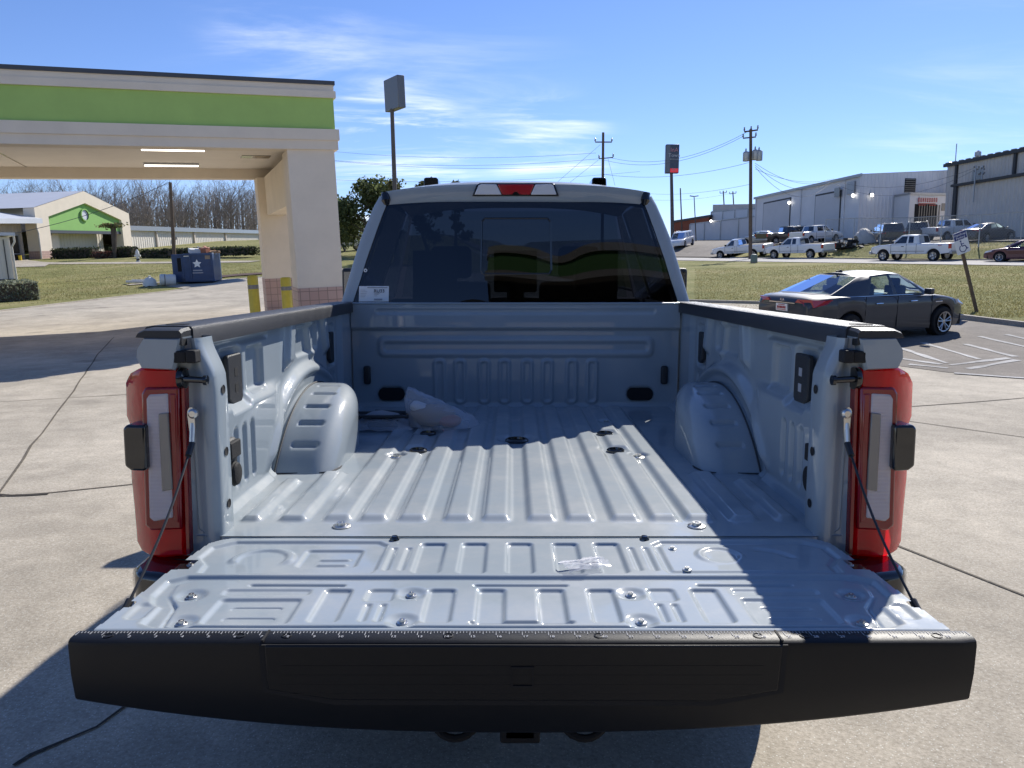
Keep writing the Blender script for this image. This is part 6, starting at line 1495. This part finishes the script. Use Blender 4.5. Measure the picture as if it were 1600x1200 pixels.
# ------------------------------------------------------------ leaning parking sign
def parking_sign():
    b = Vector((*G(1526, 487), 0)); b.z = Hs(b.x, b.y); top = at_depth(1505, 397, b.y-.1); c = at_depth(1500, 379, b.y-.15)
    T = thing('parking_sign', 'leaning reserved parking sign with a wheelchair symbol on a dark post', 'sign', b)
    ax = (c-b); up = ax.normalized(); rt = (Vector((1, .12, 0))-up*up.x).normalized(); n = up.cross(rt)
    if n.y > 0: n = -n
    MB().tube([(0, 0, -.3)] + [tuple(ax*k) for k in (.0, .5, 1.02)], .045, 8).build('post', 'wood_pole', T)
    hh = (at_depth(1500, 362, b.y).z-at_depth(1503, 397, b.y).z)/2; ww = hh*.66
    def P(x, y, h): q = ax+rt*x+up*y+n*(.055+h); return tuple(q)
    poly = [(ww*.86*math.cos(t)*0+sx*(ww-.03)+.03*math.cos(t), sy*(hh-.03)+.03*math.sin(t)) for sx, sy, ts in ((1, 1, (0, .8, 1.57)), (-1, 1, (1.57, 2.36, 3.14)), (-1, -1, (3.14, 3.93, 4.71)), (1, -1, (4.71, 5.5, 6.28))) for t in ts]
    pl = MB().prism(poly, (0, .006), P).build('plate', 'white_label', T, smooth=None)
    m = MB().prism([(-ww*.92, hh*.30), (ww*.92, hh*.30), (ww*.92, hh*.95), (-ww*.92, hh*.95)], (.0065, .008), P).build('blue_band', 'blue_ink', pl, smooth=None)
    for tx, y in (('Handicap', .66), ('Parking', .38)):
        vs, fs = text_mb(tx, hh*.30, lambda x, yy, h, y=y: P(x, hh*y+yy, .0085+h), .002); MB().add(vs, fs).build('lettering', 'white_label', pl, smooth=None)
    m = MB(); k = hh*.62; oy = -hh*.36
    def bar(pts, r): 
        for (x0, y0), (x1, y1) in zip(pts[:-1], pts[1:]):
            dx, dy = x1-x0, y1-y0; l = math.hypot(dx, dy); nx, ny = -dy/l*r, dx/l*r; m.prism([(x0+nx, y0+ny), (x0-nx, y0-ny), (x1-nx, y1-ny), (x1+nx, y1+ny)], (.0065, .0085), P)
    bar([(-.12*k, .62*k+oy), (-.10*k, .05*k+oy), (.38*k, .05*k+oy), (.62*k, -.5*k+oy), (.78*k, -.45*k+oy)], .07*k); bar([(-.1*k, .36*k+oy), (.30*k, .36*k+oy)], .06*k)
    bar([(-.0*k+.52*k*math.cos(t), -.28*k+.52*k*math.sin(t)+oy) for t in np.linspace(2.2, 6.1, 14)], .06*k)
    m.prism([(-.13*k+.13*k*math.cos(t), .80*k+.13*k*math.sin(t)+oy) for t in np.linspace(0, 6.28, 13)[:-1]], (.0065, .0085), P)
    m.build('wheelchair_symbol', 'blue_ink', pl, smooth=None)
parking_sign()
# ------------------------------------------------------------ poles, signs and wires
PT = {}
def pole(name, label, px, Y, top_py, r, base_px=None, mat='wood_pole', cat='pole', group=None):
    b = foot(((base_px or px)-801)/1204*Y, Y); t = at_depth(px, top_py, Y); T = thing(name, label, cat, b, group=group)
    MB().tube([(0, 0, -.5), tuple((t-b)*.5), tuple(t-b)], [r, r*.88, r*.75], 10).build('post', mat, T); return T, b, t
def arm(T, b, Y, x0, x1, py0, py1=None, r=.07, ins=3):
    a, c = at_depth(x0, py0, Y)-b, at_depth(x1, py1 or py0, Y)-b; o = MB().tube([a, c], r, 6).build('crossarm', 'wood_pole', T)
    for k in range(ins):
        p = a+(c-a)*(k/(ins-1) if ins > 1 else .5); MB().lathe([(.05, 0), (.09, .1), (.05, .2), (.08, .28), (.02, .34)], p+Vector((0, 0, r)), 'z', 8).build('insulator', 'galv_dark', o)
T, b, t = pole('utility_pole', 'wooden pole with three transformer cans at the yard entrance', 1173, 70, 202, .17, 1169)
arm(T, b, 70, 1163, 1184, 206, 203); arm(T, b, 70, 1161, 1181, 216, 214, .06, 2)
for px, py0, py1 in ((1165.5, 252, 237), (1180, 250, 234), (1186, 251, 235)):
    p, q = at_depth(px, py0, 69.5)-b, at_depth(px, py1, 69.5)-b; c = MB().lathe([(.26, 0), (.28, .05), (.28, q.z-p.z-.1), (.2, q.z-p.z)], p, 'z', 14).build('transformer', 'galv', T); MB().lathe([(.05, 0), (.08, .12), (.03, .3)], q, 'z', 8).build('bushing', 'galv_dark', c)
T, b, t = pole('utility_pole', 'bare-topped wooden pole with one crossarm above the truck cab', 942.5, 80, 207, .17, 940)
arm(T, b, 80, 930, 956, 222, 222, .06); arm(T, b, 80, 936, 958, 248, 246, .05, 2)
for i, (px, Y, ty) in enumerate(((1063, 140, 294), (1130, 150, 298), (1145, 150, 299))):
    T, b, t = pole('utility_pole', ['slim distant pole just right of the pole sign', 'distant pole with a short crossarm above the grey shed, left one of two', 'distant pole with a short crossarm above the grey shed, right one of two'][i], px, Y, ty, .14)
    if i: arm(T, b, Y, px-5, px+5, ty+4, ty+3, .06, 2)
T, b, t = pole('street_lamp', 'twin-headed lamp post above the orange brick building', 1084.5, 120, 307, .09, mat='pole_grey', cat='lamp')
for s in (-1, 1): MB().box(t-b+Vector((s*.35, 0, .05)), (.6, .25, .12), Matrix.Rotation(-s*.15, 3, 'Y')).build('lamp_head', 'pole_grey', T)
T, b, t = pole('leaning_pole', 'grey wooden pole leaning left behind the blue dumpster', 266, 58, 285, .15, 280); 
T, b, t = pole('sign_pole', 'tall pole with a boxy blank sign cabinet seen nearly edge-on', 612.5, 62, 170, .20, 624, 'pole_grey', 'sign')
c = at_depth(616.5, 147, 62)-b; s_ = MB().box(tuple(c), (.62, 2.5, 2.35), RL @ Matrix.Rotation(rad(33), 3, 'Z')).build('sign_cabinet', 'sign_back', T, bevel=.04)
T, b, t = pole('pole_sign', 'dark box sign with pale lettering above a red number panel, on a tall pole', 1049, 100, 268, .26, 1048.5, 'pole_grey', 'sign')
c0, c1 = at_depth(1039, 271, 100)-b, at_depth(1061, 226, 100)-b
cab_ = MB().span(c0.x, c1.x, c0.y-.35, c0.y+.35, c0.z, c1.z).build('sign_cabinet', 'sign_dark', T, bevel=.08)
cx = (c0.x*.38+c1.x*.62); hh = c1.z-c0.z
MB().span(c0.x+.06, c0.x+.52, c0.y-.365, c0.y-.34, c0.z+.1, c1.z-.1).build('side_panel', 'sign_back', cab_)
for tx, zz, sz, mat in (('InA', .74, .70, 'sign_pink'), ('Town', .56, .62, 'sign_white')):
    vs, fs = text_mb(tx, sz, lambda x, y, h, zz=zz: (cx+x, c0.y-.352-h, c0.z+hh*zz+y), .02); MB().add(vs, fs).build('lettering', mat, cab_, smooth=None)
m = MB()
for i in range(6): m.span(cx-.5+i*.18, cx-.5+i*.18+.12, c0.y-.372, c0.y-.352, c0.z+hh*.46, c0.z+hh*.50)
m.build('small_print', 'grey_ink', cab_, smooth=None)
rp = MB().span(c0.x+.58, c1.x-.06, c0.y-.37, c0.y-.345, c0.z+.08, c0.z+hh*.16).build('red_panel', 'led_red', cab_)
vs, fs = text_mb('83', .5, lambda x, y, h: (cx+x, c0.y-.372-h, c0.z+hh*.05+y+.08), .01); MB().add(vs, fs).build('numerals', 'sign_pink', rp, smooth=None)
def wire(label, a, b, sag=.6, r=.016):
    A, B_ = at_depth(*a), at_depth(*b); pts = [A+(B_-A)*t+Vector((0, 0, -sag*4*t*(1-t))) for t in np.linspace(0, 1, 15)]
    o = MB().tube(pts, r, 4).build('power_line', 'wire_grey', None); tag(o, label, 'cable', 'overhead lines')
    me = o.data; c = Vector(A); 
    for v in me.vertices: v.co -= c
    o.location = c
wire('upper line from the canopy towards the crossarm of the pole above the cab', (440, 227, 95), (931, 239, 80), .9)
wire('middle line running from the canopy to the pole above the cab', (430, 240, 95), (937, 248, 80), 1.0)
wire('third line just under the middle one, left of the pole above the cab', (450, 243, 90), (939, 258, 80), .8)
wire('low line passing behind the tall blank sign pole', (440, 277, 90), (1000, 268, 95), .8)
wire('upper line from the pole above the cab to the transformer pole', (956, 247, 80), (1166, 207, 70), 1.2)
wire('second line from the pole above the cab to the transformer pole', (944, 250, 80), (1163, 212, 70), 1.3)
wire('faint line between the two poles at mid height', (940, 272, 80), (1170, 254, 70), .7)
wire('stay wire falling left from the pole above the cab', (938, 226, 80), (868, 287, 80), .0)
wire('second stay wire falling left from the pole above the cab', (935, 250, 80), (888, 287, 80), .0)
wire('short stay wire falling right from the pole above the cab', (950, 248, 80), (961, 290, 80), .0)
wire('line behind the pole sign to the transformer pole', (1000, 301, 110), (1172, 288, 70), .5)
wire('faint low line above the orange brick building', (1010, 312, 130), (1150, 300, 150), .6)
for i, (e, s) in enumerate((((1300, 281, 90), 1.0), ((1297, 285, 90), 1.4), ((1294, 289, 90), 1.9), ((1303, 279, 89), .7))):
    wire(['topmost', 'second', 'lowest', 'straightest'][i]+' of the service lines from the transformers to the warehouse wall', (1180, 255+i*3, 70), e, s)
wire('service line along the warehouse front to the tall right building', (1302, 282, 88), (1524, 262, 71), 1.2)
wire('second service line along the warehouse front to the tall building', (1302, 286, 88), (1524, 265, 71), 1.8)
wire('thin cable sloping across the green gable', (-20, 372, 50), (266, 284, 58), .5, .022)
o = thing('service_mast', 'cluster of meters and cables on the tall warehouse wall', 'mast', at_depth(1530, 262, 70.5))
m = MB(); rnd = random.Random(2)
for k in range(14): m.box((rnd.uniform(-.5, .5), rnd.uniform(-.1, .1), rnd.uniform(-.6, .3)), (.12, .12, .14))
m.build('meter_boxes', 'galv_dark', o); MB().span(-.3, -.22, 0, .1, -3, .2).span(.3, .38, 0, .1, -3, .2).build('conduits', 'galv', o)
# ------------------------------------------------------------ dumpster and things round it
def dumpster():
    b = Vector((*G(303, 444), 0)); b.z = Hs(b.x, b.y); k = b.y/1204
    T = thing('dumpster', 'dark blue waste compactor with a white star emblem, an open hatch and boxes on top', 'dumpster', b, rad(10), lean=True)
    h = 47*k; w = 62*k
    B = lambda m, n, mat, par=T, **kw: m.build(n, mat, par, **kw)
    x0, x1 = -w/2, w/2; xs = x0+w*.30
    s = B(MB().span(xs, x1, 0, 2.4, .12, h), 'bin', 'dumpster_blue', bevel=.03)
    B(MB().span(x0, xs-.002, .3, 2.3, .12, h*.98), 'ram_housing', 'dumpster_blue', bevel=.03)
    B(MB().span(x0+w*.13, xs-.12, .28, .31, h*.42, h*.86), 'hatch_opening', 'void_black')
    B(MB().span(xs-.13, xs+.02, .05, .3, .3, h*.9), 'hinge_post', 'dumpster_blue')
    for z in (.2, h*.93): B(MB().span(xs+.03, x1-.03, -.06, .0, z, z+.12), 'rim_bar', 'dumpster_blue', s)
    for x in (xs+.35, x1-.12): B(MB().span(x, x+.08, -.05, 0, .3, h*.93), 'stiffener', 'dumpster_blue', s)
    cx = xs+(x1-xs)*.46; cz = h*.66; pts = []
    for q in range(10): r_ = (.26 if q % 2 == 0 else .13); pts.append((cx+r_*math.cos(q*math.pi/5+math.pi/2), cz+r_*math.sin(q*math.pi/5+math.pi/2)))
    B(MB().prism(pts, (-.008, .002), lambda a, b_, d: (a, d, b_)), 'emblem', 'white_label', s, smooth=None)
    m = MB().span(cx-.26, cx+.26, -.008, .002, cz-.42, cz-.35).span(cx-.30, cx+.30, -.008, .002, cz-.56, cz-.50); B(m, 'emblem_text', 'grey_ink', s, smooth=None)
    B(MB().span(x1-.42, x1-.08, -.008, .002, h*.80, h*.92), 'notice', 'tan_part', s, smooth=None); B(MB().span(xs+.05, xs+.40, -.008, .002, h*.90, h*.96), 'label_strip', 'white_label', s, smooth=None)
    for nm, lab, loc, d, mat, rz in (('cardboard_box', 'crushed white carton lying on top of the blue dumpster', (cx-.15, .8, h+.13), (.8, .6, .26), 'paper_white', .4), ('orange_tray', 'orange tray leaning on the white carton on the dumpster', (cx+.35, .7, h+.16), (.5, .4, .3), 'orange_plastic', -.5), ('cardboard_box', 'flat brown cardboard sheet sticking out over the dumpster edge', (cx+.75, .9, h+.06), (.9, .5, .08), 'cardboard', .2)):
        q = T.matrix_basis @ Vector(loc); o = thing(nm, lab, 'box', q, rad(10)+rz); MB().box((0, 0, 0), d, Matrix.Rotation(.18, 3, 'X')).build('carton', mat, o, bevel=.02)
        MB().box((d[0]*.3, -d[1]*.2, d[2]*.62), (d[0]*.5, d[1]*.5, .03), Matrix.Rotation(.5, 3, 'Y')).build('flap', mat, o)
    q = T.matrix_basis @ Vector((x0-.2, -.25, 0)); q.z = Hs(q.x, q.y); o = thing('rubbish_drum', 'grey-white plastic drum lying on its side by the dumpster', 'drum', q, .5)
    MB().lathe([(.0, -.42), (.30, -.42), (.33, -.36), (.33, -.1), (.315, -.08), (.315, .08), (.33, .1), (.33, .36), (.30, .42), (.22, .42), (.22, .36), (0, .36)], (0, 0, .33), 'x', 20, cap=False).build('shell', 'hydrant', o)
    MB().lathe([(.335, -.2), (.345, -.2), (.345, -.15), (.335, -.15)], (0, 0, .33), 'x', 20, cap=False).build('hoop', 'galv_dark', o)
    q = T.matrix_basis @ Vector((x0-1.2, -.2, 0)); q.z = Hs(q.x, q.y); o = thing('rubbish_bag', 'pale rubbish bag slumped left of the plastic drum', 'bag', q)
    rnd = random.Random(8); g = []
    for i in range(9): g.append([(.42*math.cos(2*math.pi*j/14)*math.cos(i/8*1.5)*rnd.uniform(.9, 1.1), .36*math.sin(2*math.pi*j/14)*math.cos(i/8*1.5), .52*math.sin(i/8*1.57)+rnd.uniform(-.03, .03)) for j in range(14)])
    MB().grid(np.array(g), wrap=True).build('sack', 'hydrant', o, smooth=180); MB().lathe([(.05, .5), (.09, .6), (.02, .62)], (0, 0, 0), 'z', 8).build('knot', 'hydrant', o)
    q = Vector((*G(218, 443), 0)); q.z = Hs(q.x, q.y)+.05; o = thing('foam_slab', 'flat white slab on the grass left of the dumpster', 'slab', q, .3); MB().span(-.7, .7, -.4, .4, 0, .14).build('slab', 'paper_white', o, bevel=.03); MB().span(-.4, .5, -.25, .25, .14, .2).build('top_sheet', 'paper_white', o, bevel=.02)
dumpster()
def hydrant():
    x, y = G(216, 409); T = thing('fire_hydrant', 'white fire hydrant on the lawn between hedges, left of the dumpster', 'hydrant', foot(x, y), lean=True); k = y/1204*19
    MB().lathe([(.2, 0), (.2, .06), (.13, .1), (.13, k*.55), (.17, k*.58), (.17, k*.64), (.15, k*.8), (.06, k*.95), (.05, k)], (0, 0, 0), 'z', 16).build('barrel', 'hydrant', T)
    MB().lathe([(.09, -.27), (.09, .27)], (0, 0, k*.48), 'x', 12).build('outlet', 'hydrant', T); MB().lathe([(.14, -.05), (.14, .18)], (0, 0, -.0+.12), 'z', 14).build('base', 'dark_trim', T)
hydrant()
